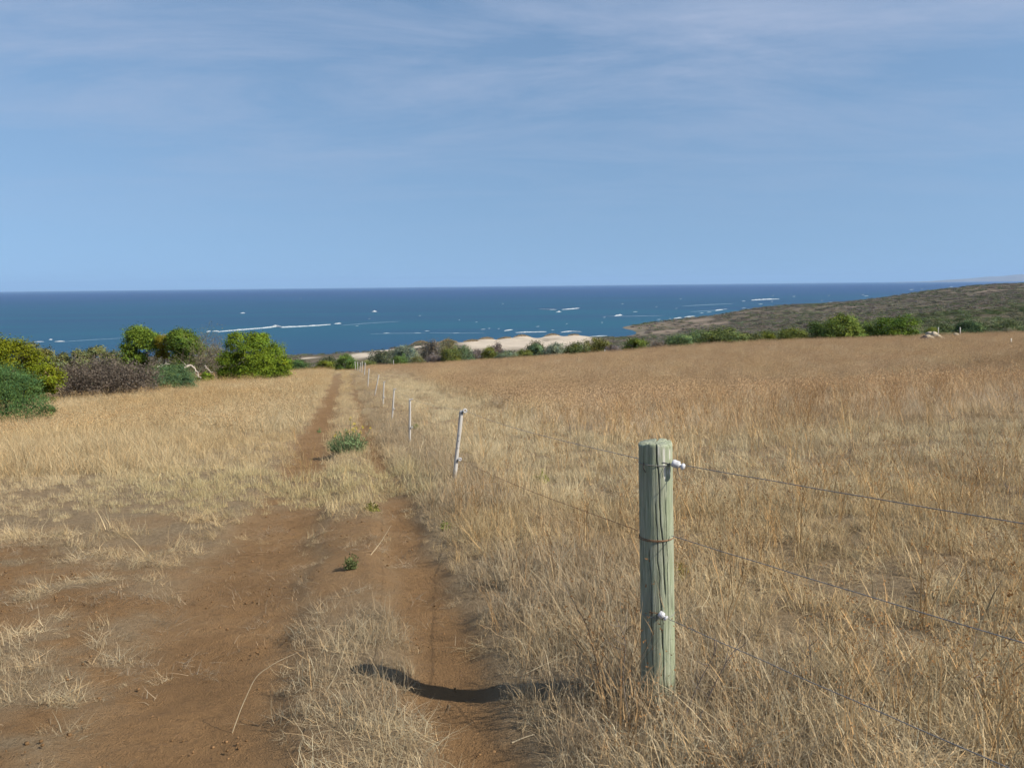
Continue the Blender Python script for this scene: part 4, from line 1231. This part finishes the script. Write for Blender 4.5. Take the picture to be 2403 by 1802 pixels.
for xs, h0, h1, wd in ((0.33, 0.985, 0.90, 0.05), (0.38, 0.92, 0.86, 0.055), (0.72, 0.98, 0.93, 0.05), (0.70, 0.91, 0.87, 0.05), (0.02, 0.99, 0.95, 0.04), (0.55, 0.90, 0.88, 0.05)):
    a0 = math.asin(xs) - math.pi / 2
    lime = np.maximum(lime, np.exp(-((TH - a0) / wd) ** 2) * sstep(h1 * PH, (h1 + 0.02) * PH, HZ) * sstep((h0 + 0.01) * PH, (h0 - 0.01) * PH, HZ))
XX = rad * np.cos(TH) + PLEAN * HZ / PH; YY = rad * np.sin(TH)
ztop_var = (0.004 * np.sin(TH * 2) - 0.012 * sstep(0.55, 0.8, fbm(TH * 4 + 9, TH * 0, 3, 77))) * sstep(PH - 0.03, PH, HZ)
V = np.stack([XX, YY, HZ + ztop_var], -1).reshape(-1, 3)
nr = len(hz_)
idx = np.arange(nr * nt_).reshape(nr, nt_)
F = np.stack([idx[:-1], np.roll(idx[:-1], -1, 1), np.roll(idx[1:], -1, 1), idx[1:]], -1).reshape(-1, 4)
# top cap: two inner rings
ring = V[(nr - 1) * nt_:]
c0 = ring.mean(0)
r2 = c0 + (ring - c0) * 0.5 + np.array([0, 0, -0.002]); r3 = c0 + (ring - c0) * 0.02 + np.array([0, 0, -0.004])
o1 = len(V); V = np.vstack([V, r2, r3])
i0 = np.arange(nt_) + (nr - 1) * nt_; i1 = np.arange(nt_) + o1; i2 = i1 + nt_
F = np.vstack([F, np.stack([i0, np.roll(i0, -1), np.roll(i1, -1), i1], -1), np.stack([i1, np.roll(i1, -1), np.roll(i2, -1), i2], -1)])
limeA = np.concatenate([lime.ravel(), np.zeros(2 * nt_)]); crA = np.concatenate([np.clip(cr * 0.85 + knot * 0.5, 0, 1).ravel(), np.zeros(2 * nt_)])
link('timber', mesh_np('post_timber', V, F, post_material(), True, {'lime': limeA, 'crack': crA}), post)

M_WIRE = simple_mat('galvanised_wire', (0.13, 0.125, 0.12), (0.24, 0.23, 0.22), 60, 0.55, 0.4)
M_RUST = simple_mat('rusty_wire', (0.12, 0.06, 0.03), (0.27, 0.16, 0.09), 60, 0.85, 0.2)
M_PORC = simple_mat('white_porcelain', (0.36, 0.36, 0.37), (0.62, 0.62, 0.64), 45, 0.25, 0.5)
M_STAKE = simple_mat('bleached_stake_timber', (0.36, 0.345, 0.32), (0.52, 0.50, 0.47), 30, 0.85, 0.15, 0.3, (1, 1, 0.08))
M_NAIL = simple_mat('dark_steel', (0.03, 0.03, 0.03), (0.07, 0.06, 0.05), 40, 0.6, 0.4)

def hgt(py):   # height above the post's foot of a photograph row at the post
    return float(at(1540, py, PY)[2] - PZ)
def ringpts(h, r, a0, a1, n=40, dz=0.0, lean=True):
    a = np.linspace(a0, a1, n)
    return np.stack([r * np.cos(a) + PLEAN * h / PH, r * np.sin(a), h + dz * np.linspace(0, 1, n)], -1)
RW = 0.0016
def add_part(name, VF, mat, parent, smooth=True):
    return link(name, mesh_np(name, VF[0], VF[1], mat, smooth), parent)
hT, hM, hB = hgt(1086), hgt(1258), hgt(1440)
rr0 = PR + 0.0022
# wire turned round the post at three heights
add_part('wire_tie', tube(ringpts(hT + 0.006, rr0, -math.pi, 0.1, 40, -0.006), RW, 6), M_WIRE, post)
add_part('wire_tie', join([tube(ringpts(hM + 0.004, rr0, -math.pi * 1.5, -0.15, 50, -0.002), RW * 1.1, 6), tube(ringpts(hM - 0.009, rr0 + 0.001, -math.pi * 1.4, -0.2, 50, 0.012), RW * 1.1, 6)]), M_RUST, post)
add_part('wire_tie', tube(ringpts(hB + 0.012, rr0 - 0.0005, -math.pi * 1.4, 0.2, 50, -0.002), RW, 6), M_WIRE, post)
add_part('loose_wire_end', tube([(0.028 + PLEAN, -PR * 0.93 - 0.002, hT + 0.004), (0.022 + PLEAN, -PR - 0.006, hT - 0.02), (0.018 + PLEAN, -PR - 0.004, hT - 0.045)], RW * 0.8, 6), M_WIRE, post)
staple = join([tube([(-0.056 + PLEAN, -0.052, hT + 0.012), (-0.060 + PLEAN, -0.060, hT - 0.005), (-0.050 + PLEAN, -0.056, hT - 0.028)], 0.0025, 6)])
add_part('staple', staple, M_NAIL, post)

fdir = np.array([-0.45, 1.0, -0.06]); fdir /= np.linalg.norm(fdir)      # the near fence run, towards the camera's right
def bobbin(length, r):
    return lathe([(0.0005, -length / 2), (r * 0.7, -length / 2), (r * 0.97, -length * 0.46), (r, -length * 0.30), (r, length * 0.02), (r * 0.9, length * 0.07), (r * 0.5, length * 0.10), (r * 0.5, length * 0.22), (r * 0.82, length * 0.26), (r * 0.85, length * 0.40), (r * 0.5, length / 2), (0.0005, length / 2)], 20)
def orient(V, direction, loc):
    q = Vector(direction).to_track_quat('Z', 'Y')
    Mx = np.array(q.to_matrix())
    return V @ Mx.T + np.asarray(loc)
# near-run wires: start and end at measured picture points, straight with a slight sag
def near_wire(start_px, end_px, Y0, label, mat):
    a = at(start_px[0], start_px[1], Y0)
    # end where the fence line (heading fdir) leaves the frame
    e = ray(end_px[0], end_px[1])
    # solve for depth so that the plan position lies on the run
    s = (a[0] + 0.45 * Y0) / (e[0] + 0.45)
    b = at(end_px[0], end_px[1], s)
    far = b + (b - a) * 1.7
    t = np.linspace(0, 1, 60)[:, None]
    P = a + (far - a) * t
    P[:, 2] -= 0.02 * np.sin(np.pi * t[:, 0])
    P[:, :2] += 0.0015 * np.column_stack([np.sin(t[:, 0] * 60), np.cos(t[:, 0] * 47)])
    root = P[0].copy()
    V, F = tube(P - root, RW, 6)
    o = link('fence_wire', mesh_np('fence_wire', V, F, mat, True), None, label=label, category='wire', group='wires running right from the corner post')
    o.location = tuple(root)
    return P
w1 = near_wire((1612, 1093), (2403, 1212), 3.46, 'uppermost wire running right from the corner post', M_WIRE)
w2 = near_wire((1576, 1257), (2403, 1492), 3.49, 'middle wire running right from the corner post', M_WIRE)
w3 = near_wire((1568, 1452), (2403, 1800), 3.45, 'lowest wire running right from the corner post', M_WIRE)
V, F = bobbin(0.056, 0.0165)
d1 = w1[5] - w1[0]; d1 /= np.linalg.norm(d1)
c1 = at(1592, 1091, 3.475)
add_part('insulator', (orient(V, (0.88, -0.38, -0.28), c1 - np.array([PX, PY, PZ])), F), M_PORC, post)
V, F = bobbin(0.040, 0.0145)
d3 = w3[5] - w3[0]; d3 /= np.linalg.norm(d3)
c3 = at(1556, 1445, 3.455)
add_part('insulator', (orient(V, (0.75, -0.45, -0.5), c3 - np.array([PX, PY, PZ])), F), M_PORC, post)
add_part('insulator_link', join([tube(np.array([c1 - d1 * 0.02, at(1570, 1087, 3.49), at(1555, 1085, 3.478)]) - np.array([PX, PY, PZ]), RW, 6), tube(np.array([c1 - d1 * 0.005, at(1590, 1105, 3.47), at(1600, 1128, 3.46)]) - np.array([PX, PY, PZ]), RW * 0.8, 6)]), M_WIRE, post)
add_part('insulator_link', tube(np.array([c3 - d3 * 0.01, at(1540, 1438, 3.474), at(1522, 1436, 3.482)]) - np.array([PX, PY, PZ]), RW, 6), M_RUST, post)

STAKES = [  # top px, top py, base px, base py, distance, width, label
    (1083, 963, 1066, 1140, 10.5, 0.046, 'nearest pale grey fence stake leaning right with a white ring insulator'),
    (962, 936, 962, 1054, 17, 0.045, 'second fence stake from the corner post, upright, with a white insulator halfway down'),
    (925, 912, 920, 985, 24, 0.046, 'third fence stake from the corner post, with a pale cap at its top'),
    (901, 895, 899, 958, 31, 0.045, 'fourth fence stake from the corner post, thin and upright'),
    (889, 880, 879, 932, 38.5, 0.048, 'fifth fence stake from the corner post, leaning right'),
    (866, 865, 863, 914, 47, 0.055, 'sixth fence stake from the corner post, tall and upright'),
    (857, 851, 855, 880, 72, 0.07, 'first of the five clustered far stakes, counted from the right'),
    (850, 848, 849, 879, 78, 0.07, 'second of the five clustered far stakes, counted from the right'),
    (846, 851, 844, 875, 84, 0.06, 'third of the five clustered far stakes, counted from the right'),
    (839, 849, 839.5, 873, 91, 0.07, 'fourth of the five clustered far stakes, counted from the right'),
    (833, 848, 834.5, 872, 98, 0.07, 'fifth of the five clustered far stakes, the leftmost one'),
]
def board(a, b, w, t, taper=0.0):
    """flat timber from a to b, wide across the view, with a chamfered top"""
    a = np.asarray(a, float); b = np.asarray(b, float)
    ax = b - a; L_ = np.linalg.norm(ax); ax /= L_
    wx = np.array([1.0, 0.15, 0]); wx -= ax * (wx @ ax); wx /= np.linalg.norm(wx); tx = np.cross(ax, wx)
    V = []
    rows = [0, 0.25, 0.5, 0.75, 0.97, 1.0]
    for r in rows:
        s = 1.0 if r < 0.98 else 0.8
        jx = rng.normal(0, 0.002, 4)
        for j, (sx_, sy_) in enumerate(((-1, -1), (1, -1), (1, 1), (-1, 1))):
            V.append(a + ax * L_ * r + wx * sx_ * (w / 2 * s + jx[j]) + tx * sy_ * t / 2 * s)
    F = []
    for i in range(len(rows) - 1):
        for j in range(4):
            F.append((i * 4 + j, i * 4 + (j + 1) % 4, i * 4 + 4 + (j + 1) % 4, i * 4 + 4 + j))
    F.append((0, 3, 2, 1)); e = (len(rows) - 1) * 4; F.append((e, e + 1, e + 2, e + 3))
    return np.array(V), np.array(F)
def torus_ring(c, axis, R, r, n=18, m=8):
    a = np.linspace(0, 2 * np.pi, n + 1)
    P = np.stack([R * np.cos(a), R * np.sin(a), a * 0], -1)
    V, F = tube(P, r, m, False)
    return orient(V, axis, c), F
run = np.array([-0.195, 1.0, -0.083]); run /= np.linalg.norm(run)
top_w, low_w = [np.array([PX - 0.06, PY + 0.045, PZ + hT + 0.003])], [np.array([PX - 0.055, PY + 0.05, PZ + hM])]
for i, (tx_, ty_, bx_, by_, Y, w, label) in enumerate(STAKES):
    b = at(bx_, by_, Y); gz = float(near_z(b[0], Y)); b[2] = gz
    tp = at(tx_, ty_, Y - 0.02)
    root = empty('fence_stake', (b[0], b[1], gz), 0, label=label, category='stake', group='stakes of the fence along the track')
    ax = tp - b
    add_part('timber', board(-0.12 * ax, ax, w, 0.022), M_STAKE, root, False)
    pos = [(0.985, 0.020 if i == 0 else 0.010)]
    if i < 4: pos.append((0.30 if i == 0 else 0.36, 0.016))
    side = np.array([1.0, -0.1, 0.1])
    for (f, R) in pos:
        c = ax * f + side * (w / 2 + 0.022) + np.array([0, -0.012, 0.006])
        if i < 4:
            ins = add_part('insulator', torus_ring(c, run, R, 0.008 if i == 0 else 0.005), M_PORC, root)
            add_part('bracket', tube([ax * (f - 0.03) + np.array([0.006, -0.016, 0]), (ax * f + c) / 2 + np.array([0, -0.008, -0.004]), c - side * R * 0.9], 0.0045, 6), M_NAIL, ins)
    if i == 0:
        for f in (0.65, 0.57, 0.47, 0.96):
            add_part('nail_hole', tube([ax * f + np.array([0.004, -0.0125, 0]), ax * f + np.array([0.004, -0.016, 0])], 0.006, 6), M_NAIL, root)
    off_ = side * (w / 2 + 0.022) + np.array([0, -0.012, 0.006])
    top_w.append(b + ax * 0.985 + off_); low_w.append(b + ax * (0.30 if i == 0 else 0.36) + off_)
def long_wire(pts, label, mat):
    P = []
    for a, b in zip(pts[:-1], pts[1:]):
        t = np.linspace(0, 1, 9)[:-1, None]
        q = a + (b - a) * t; q[:, 2] -= 0.03 * np.sin(np.pi * t[:, 0]); P.append(q)
    P.append(pts[-1][None]); P = np.vstack(P); root = P[0].copy()
    V, F = tube(P - root, 0.0017, 5, False)
    o = link('fence_wire', mesh_np('fence_wire', V, F, mat, True), None, label=label, category='wire', group='wires running along the stakes')
    o.location = tuple(root)
long_wire(top_w, 'upper wire running from the corner post along the tops of the stakes', M_WIRE)
long_wire(low_w, 'lower wire running from the corner post past the stakes', M_RUST)

# stray markers at the far side of the paddock
def marker(name, px, pt, pbse, Y, w, label, cols=None):
    b = at(px, pbse, Y); b[2] = float(ground_z(b[0], Y)); tp = at(px - 1, pt, Y)
    root = empty(name, tuple(b), 0, label=label, category='stake')
    add_part('timber', board(np.array([0, 0, -0.15]), tp - b, w, w * 0.7), M_STAKE, root, False)
    return root, tp - b
marker('lone_stake', 924, 845, 860, 100, 0.08, 'lone thin grey stake before the upright green bush')
marker('lone_stake', 1420, 820, 830, 104, 0.10, 'short pale stake at the paddock edge right of the dune')
marker('lone_stake', 1889, 816, 832, 88, 0.05, 'thin pale stake standing in the right hand paddock below the green bushes')
marker('lone_stake', 2254, 768, 781, 109, 0.12, 'pale stake before the low blue green bush')
marker('lone_stake', 2203, 768, 779, 112, 0.10, 'short pale stake just right of the pale rocks')
r_, ax_ = marker('marker_post', 2374, 794, 818, 70, 0.075, 'white marker post with a dark band at the right edge of the paddock')
M_WPAINT = simple_mat('old_white_paint', (0.62, 0.58, 0.48), (0.80, 0.77, 0.68), 20, 0.7, 0.3)
r_.children[0].data = r_.children[0].data.copy(); r_.children[0].data.materials[0] = M_WPAINT
add_part('dark_band', board(ax_ * 0.38, ax_ * 0.58, 0.10, 0.085), M_NAIL, r_, False)

# ------------------------------------------------------------------ rocks
M_ROCK = simple_mat('pale_limestone', (0.27, 0.22, 0.15), (0.48, 0.41, 0.31), 3, 0.9, 0.1, 0.6)
M_DROCK = simple_mat('dark_stone', (0.03, 0.025, 0.03), (0.07, 0.06, 0.06), 4, 0.9, 0.1)
def rock(px, py, Y, r, label, mat=M_ROCK, group=None, flat=0.7, lift=0.0):
    n1_, n2_ = 12, 8
    V = []
    sd = rng.integers(0, 999)
    for j in range(n2_ + 1):
        ph = math.pi * j / n2_
        for i in range(n1_):
            t = 2 * math.pi * i / n1_
            d = np.array([math.sin(ph) * math.cos(t), math.sin(ph) * math.sin(t), math.cos(ph)])
            k = 0.7 + 0.6 * float(fbm(d[0] * 1.7 + d[2] + sd, d[1] * 1.7 - d[2] * 0.7, 3, sd))
            V.append(d * r * k * np.array([1, 0.85, flat]))
    F = [(j * n1_ + i, j * n1_ + (i + 1) % n1_, (j + 1) * n1_ + (i + 1) % n1_, (j + 1) * n1_ + i) for j in range(n2_) for i in range(n1_)]
    b = at(px, py, Y); z = float(ground_z(b[0], Y))
    o = link('rock', mesh_np('rock', np.array(V), np.array(F), mat), None, label=label, category='rock')
    if group: o['group'] = group
    o.location = (b[0], b[1], z + r * flat * 0.45 + lift); o.rotation_euler = (rng.normal(0, 0.3), rng.normal(0, 0.3), rng.random() * 6)
GRK = 'pale rocks heaped at the far paddock edge'
for px, Y, r, lift in [(2160, 96, 0.42, 0), (2176, 97, 0.62, 0.0), (2182, 98, 0.45, 0.55), (2187, 96, 0.50, 0), (2196, 96.5, 0.62, 0), (2191, 97.5, 0.42, 0.6), (2205, 97, 0.45, 0), (2178, 95.5, 0.3, 0), (2201, 96, 0.4, 0.3)]:
    rock(px, 795, Y, r, 'pale yellow limestone boulder in the heap right of the round deep green bush', M_ROCK, GRK, 0.75, lift)
rock(2211, 792, 97, 0.55, 'long pale rock slanting off the right end of the heap', M_ROCK, GRK, 0.4, 0.1)
rock(2169, 792, 95.2, 0.55, 'dark stone in front of the left side of the pale rock heap', M_DROCK, None, 0.8, 0.05)
rock(2245, 778, 104, 0.38, 'single white rock left of the low blue green bush', M_ROCK, None, 0.7, 0.25)
for px, Y, r in [(2125, 95, 0.25), (2133, 96, 0.28), (2144, 95, 0.25), (2105, 94, 0.22), (2150, 96, 0.2)]:
    rock(px, 793, Y, r, 'small pale stone scattered left of the rock heap', M_ROCK, 'small stones beside the rock heap', 0.7, 0.15)
for px, py, r in [(757, 897, 0.10), (763, 896, 0.16), (748, 894, 0.09), (770, 898, 0.08)]:
    q = hit(px, py, 20, 120)
    rock(px, py, float(q[1]), r, 'small pale stone lying on the far part of the wheel track', M_ROCK, 'pale stones on the far track', 0.6, 0.05)

# ------------------------------------------------------------------ flowering plant and small weeds
M_PETAL = simple_mat('yellow_petals', (0.45, 0.35, 0.04), (0.58, 0.47, 0.08), 30, 0.8, 0.1)
def weed(name, px, py, wpx, hpx, n, size, colour, label, flowers=None, category='plant', aspect=0.28):
    q = hit(px, py, 2.5, 60); Y = q[1]; k = Y / F_PX
    gz = float(near_z(q[0], q[1]))
    root = empty(name, (q[0], q[1], gz), 0, label=label, category=category)
    W_, H_ = wpx * k, hpx * k
    S = []; LP = []; LD = []
    for i in range(n):
        a = rng.random() * 6.283; rr = 0.5 * W_ * math.sqrt(rng.random())
        base = np.array([rr * math.cos(a) * 0.45, rr * math.sin(a) * 0.45, -0.02])
        hh = H_ * (0.45 + 0.45 * rng.random()) * (1 - 0.45 * (rr / (0.5 * W_)) ** 2)
        tip = np.array([rr * math.cos(a), rr * math.sin(a), hh])
        S.append((base, tip, 0.004, 0.002))
        for j in range(7):
            t = 0.25 + 0.75 * rng.random()
            LP.append(base + (tip - base) * t + rng.normal(0, size * 0.8, 3)); LD.append((math.cos(a) + rng.normal(0, 0.6), math.sin(a) + rng.normal(0, 0.6), 0.5))
    v, f = segs_mesh(S, 3)
    st = link('stems', mesh_np('stems', v, f, M_LEAF, False, {'leaf': np.full((len(v), 3), 0.8)}), root); st.color = (*colour, 1)
    LP = np.array(LP); LP[:, 2] = np.maximum(LP[:, 2], 0.01)
    v, f = quads(LP, np.array(LD), np.full(len(LP), size), aspect)
    sh = np.repeat(0.65 + 0.7 * rng.random(len(LP)), 4)
    lf = link('leaves', mesh_np('leaves', v, f, M_LEAF, False, {'leaf': np.stack([sh] * 3, -1)}), root); lf.color = (*colour, 1)
    if flowers:
        for (fx_, fy_) in flowers:
            c = at(fx_, fy_, Y + rng.normal(0, 0.08)) - np.array([q[0], q[1], gz])
            P = c + rng.normal(0, 0.014, (9, 3))
            v, f = quads(P, rng.normal(0, 1, P.shape) + np.array([0, -0.6, 0.6]), np.full(9, 0.0125), 0.8)
            fl = link('flower', mesh_np('flower', v, f, M_PETAL), root)
            sv, sf = segs_mesh([(np.array([c[0] * 0.5, c[1] * 0.5, 0.1]), c, 0.004, 0.003)], 4)
            s2 = link('flower_stalk', mesh_np('flower_stalk', sv, sf, M_LEAF, False, {'leaf': np.full((len(sv), 3), 1.0)}), fl); s2.color = (*colour, 1)
    return root
weed('flowering_weed', 818, 1066, 104, 72, 230, 0.028, (0.17, 0.235, 0.11), 'blue green weed with yellow flowers growing between the wheel tracks',
     [(823, 983), (831, 995), (835, 1002), (838, 1004), (818, 1012), (827, 1008), (845, 1014), (870, 1004), (850, 1002), (786, 1022), (830, 1013)])
weed('green_weed', 826, 1335, 40, 42, 22, 0.016, (0.14, 0.165, 0.065), 'small bright green weed on the bare middle of the track')
weed('green_weed', 1047, 1245, 28, 30, 14, 0.018, (0.25, 0.29, 0.07), 'small green weed in the grey grass at the right of the track')
weed('green_weed', 872, 1198, 44, 18, 22, 0.020, (0.20, 0.20, 0.05), 'low olive weed on the middle of the track beyond the bright green weed')
weed('green_weed', 975, 1006, 22, 18, 12, 0.025, (0.20, 0.26, 0.08), 'tiny green weed beside the second fence stake')
weed('green_weed', 748, 1015, 16, 14, 10, 0.022, (0.20, 0.28, 0.12), 'tiny grey green weed on the left wheel track near the flowering weed')
weed('green_weed', 1270, 1135, 50, 40, 20, 0.018, (0.27, 0.28, 0.08), 'yellowing weed in the paddock left of the corner post')
weed('green_weed', 1600, 1360, 40, 60, 22, 0.016, (0.33, 0.27, 0.07), 'dry yellow leafed weed just right of the corner post')

# ------------------------------------------------------------------ single straws and sticks
M_STRAW = simple_mat('pale_straw', (0.50, 0.40, 0.25), (0.68, 0.57, 0.38), 20, 0.8, 0.1)
M_STICK = simple_mat('grey_stick', (0.10, 0.08, 0.065), (0.22, 0.18, 0.15), 20, 0.85, 0.1)
def straw(pts, Y0, r, label, mat=M_STRAW, name='dry_straw', group=None, tw=0):
    q = hit(pts[0][0], pts[0][1], 2.2, 60)
    P = [q.copy()]
    for px, py in pts[1:]:
        P.append(at(px, py, q[1] + Y0))
    P = np.array(P); root = P[0].copy(); P = P - root
    t = np.linspace(0, 1, len(P)); tt = np.linspace(0, 1, len(P) * 5)
    fine = np.stack([np.interp(tt, t, P[:, i]) for i in range(3)], -1)
    for _ in range(3): fine[1:-1] = 0.25 * fine[:-2] + 0.5 * fine[1:-1] + 0.25 * fine[2:]
    parts = [tube(fine, r * np.linspace(1.0, 0.4, len(fine)), 5, False)]
    for j in range(tw):
        i = rng.integers(len(fine) // 3, len(fine) - 1); d = np.array([rng.normal(0, 1), rng.normal(0, 0.6), abs(rng.normal(0, 0.8))]); d /= np.linalg.norm(d)
        l = r * (14 + 18 * rng.random())
        parts.append(tube(np.array([fine[i], fine[i] + d * l * 0.5, fine[i] + d * l + np.array([0, 0, l * 0.2])]), r * np.array([0.6, 0.45, 0.25]), 5, False))
    V, F = join(parts)
    o = link(name, mesh_np(name, V, F, mat, True), None, label=label, category='straw' if name == 'dry_straw' else 'stick')
    if group: o['group'] = group
    o.location = tuple(root)
straw([(545, 1720), (566, 1660), (600, 1585), (650, 1552), (700, 1530)], 0.0, 0.0022, 'long pale straw arching at the left edge of the middle grass strip')
straw([(760, 1632), (790, 1580), (812, 1510), (845, 1470), (875, 1445)], 0.0, 0.002, 'long curved straw in the middle of the grass strip')
straw([(870, 1303), (895, 1270), (918, 1232)], 0.05, 0.003, 'pale bent straw standing on the bare middle of the track')
straw([(1172, 1612), (1210, 1592), (1270, 1562), (1310, 1545)], 0.05, 0.003, 'pale fallen stem crossing the shadowed right wheel track edge')
straw([(1202, 1742), (1230, 1730), (1255, 1722)], 0.0, 0.0035, 'thick pale stem lying low at the right wheel track')
straw([(964, 1045), (1000, 1042), (1030, 1036)], 0.1, 0.008, 'pale dry branch lying by the foot of the second fence stake', tw=3)
straw([(984, 1066), (992, 1036), (998, 1010)], 0.1, 0.006, 'upright pale dry stalk right of the second fence stake', tw=3)
straw([(940, 1060), (958, 1048), (962, 1046)], 0.1, 0.006, 'short pale stick leaning left of the second fence stake')
for a, lab in [([(1620, 1740), (1660, 1640), (1700, 1560), (1740, 1500)], 'dark dry branch leaning right below the corner post'), ([(1600, 1700), (1640, 1600), (1680, 1530), (1682, 1500)], 'forked dark dry stem close to the right of the corner post'),
               ([(1900, 1640), (1904, 1560), (1898, 1480)], 'upright brown stem in the right foreground'), ([(1425, 1640), (1400, 1560), (1380, 1470), (1340, 1400)], 'dark dry stem leaning left of the corner post'),
               ([(1480, 1700), (1460, 1600), (1470, 1500), (1440, 1440)], 'thin dark stem standing just left of the corner post'), ([(2060, 1512), (2100, 1512), (2150, 1522)], 'dark stick lying in the right hand grass'),
               ([(2280, 1700), (2290, 1600), (2275, 1530)], 'upright brown stem near the right edge of the picture')]:
    straw(a, 0.05, 0.003, lab, M_STICK, 'dry_stick', None, 5)
# taller dead stalks standing in the pale sward on the right
k = 0
for px, py in [(1690, 1130), (1725, 1095), (1760, 1180), (1835, 1130), (1990, 1110), (2040, 1050), (2110, 1120), (2180, 1080), (2290, 1140), (2330, 1060), (1640, 1180), (1560, 1010), (1430, 1100), (1340, 1060), (2230, 1020), (1900, 1040), (1780, 1060), (2370, 1190), (2010, 1200), (1860, 1210)]:
    hh = 40 + 40 * rng.random()
    straw([(px, py), (px + rng.normal(0, 4), py - hh * 0.5), (px + rng.normal(0, 8), py - hh)], 0.02, 0.004, 'dead brown weed stalk standing in the pale short grass at right', M_STICK if k % 3 else M_STRAW, 'dead_stalk', 'dead stalks in the pale sward', 6)
    k += 1

# ------------------------------------------------------------------ haze
hx0, hx1, hy0, hy1, hz0, hz1 = -76000, 76000, -3000, 76000, SEA_Z - 4.0, 560.0
HV = np.array([(x, y, z) for z in (hz0, hz1) for y in (hy0, hy1) for x in (hx0, hx1)], float)
HF = np.array([(0, 2, 3, 1), (4, 5, 7, 6), (0, 1, 5, 4), (2, 6, 7, 3), (0, 4, 6, 2), (1, 3, 7, 5)])
hm, N, L, out = new_mat('haze_air')
pv = N.new('ShaderNodeVolumePrincipled')
pv.inputs['Color'].default_value = (0.42, 0.66, 1.0, 1); pv.inputs['Density'].default_value = 2.5e-5; pv.inputs['Anisotropy'].default_value = 0.0
L.new(pv.outputs[0], out.inputs['Volume'])
link('haze', mesh_np('haze', HV, HF, hm), None, kind='stuff', label='thin blue haze over the sea', category='haze')
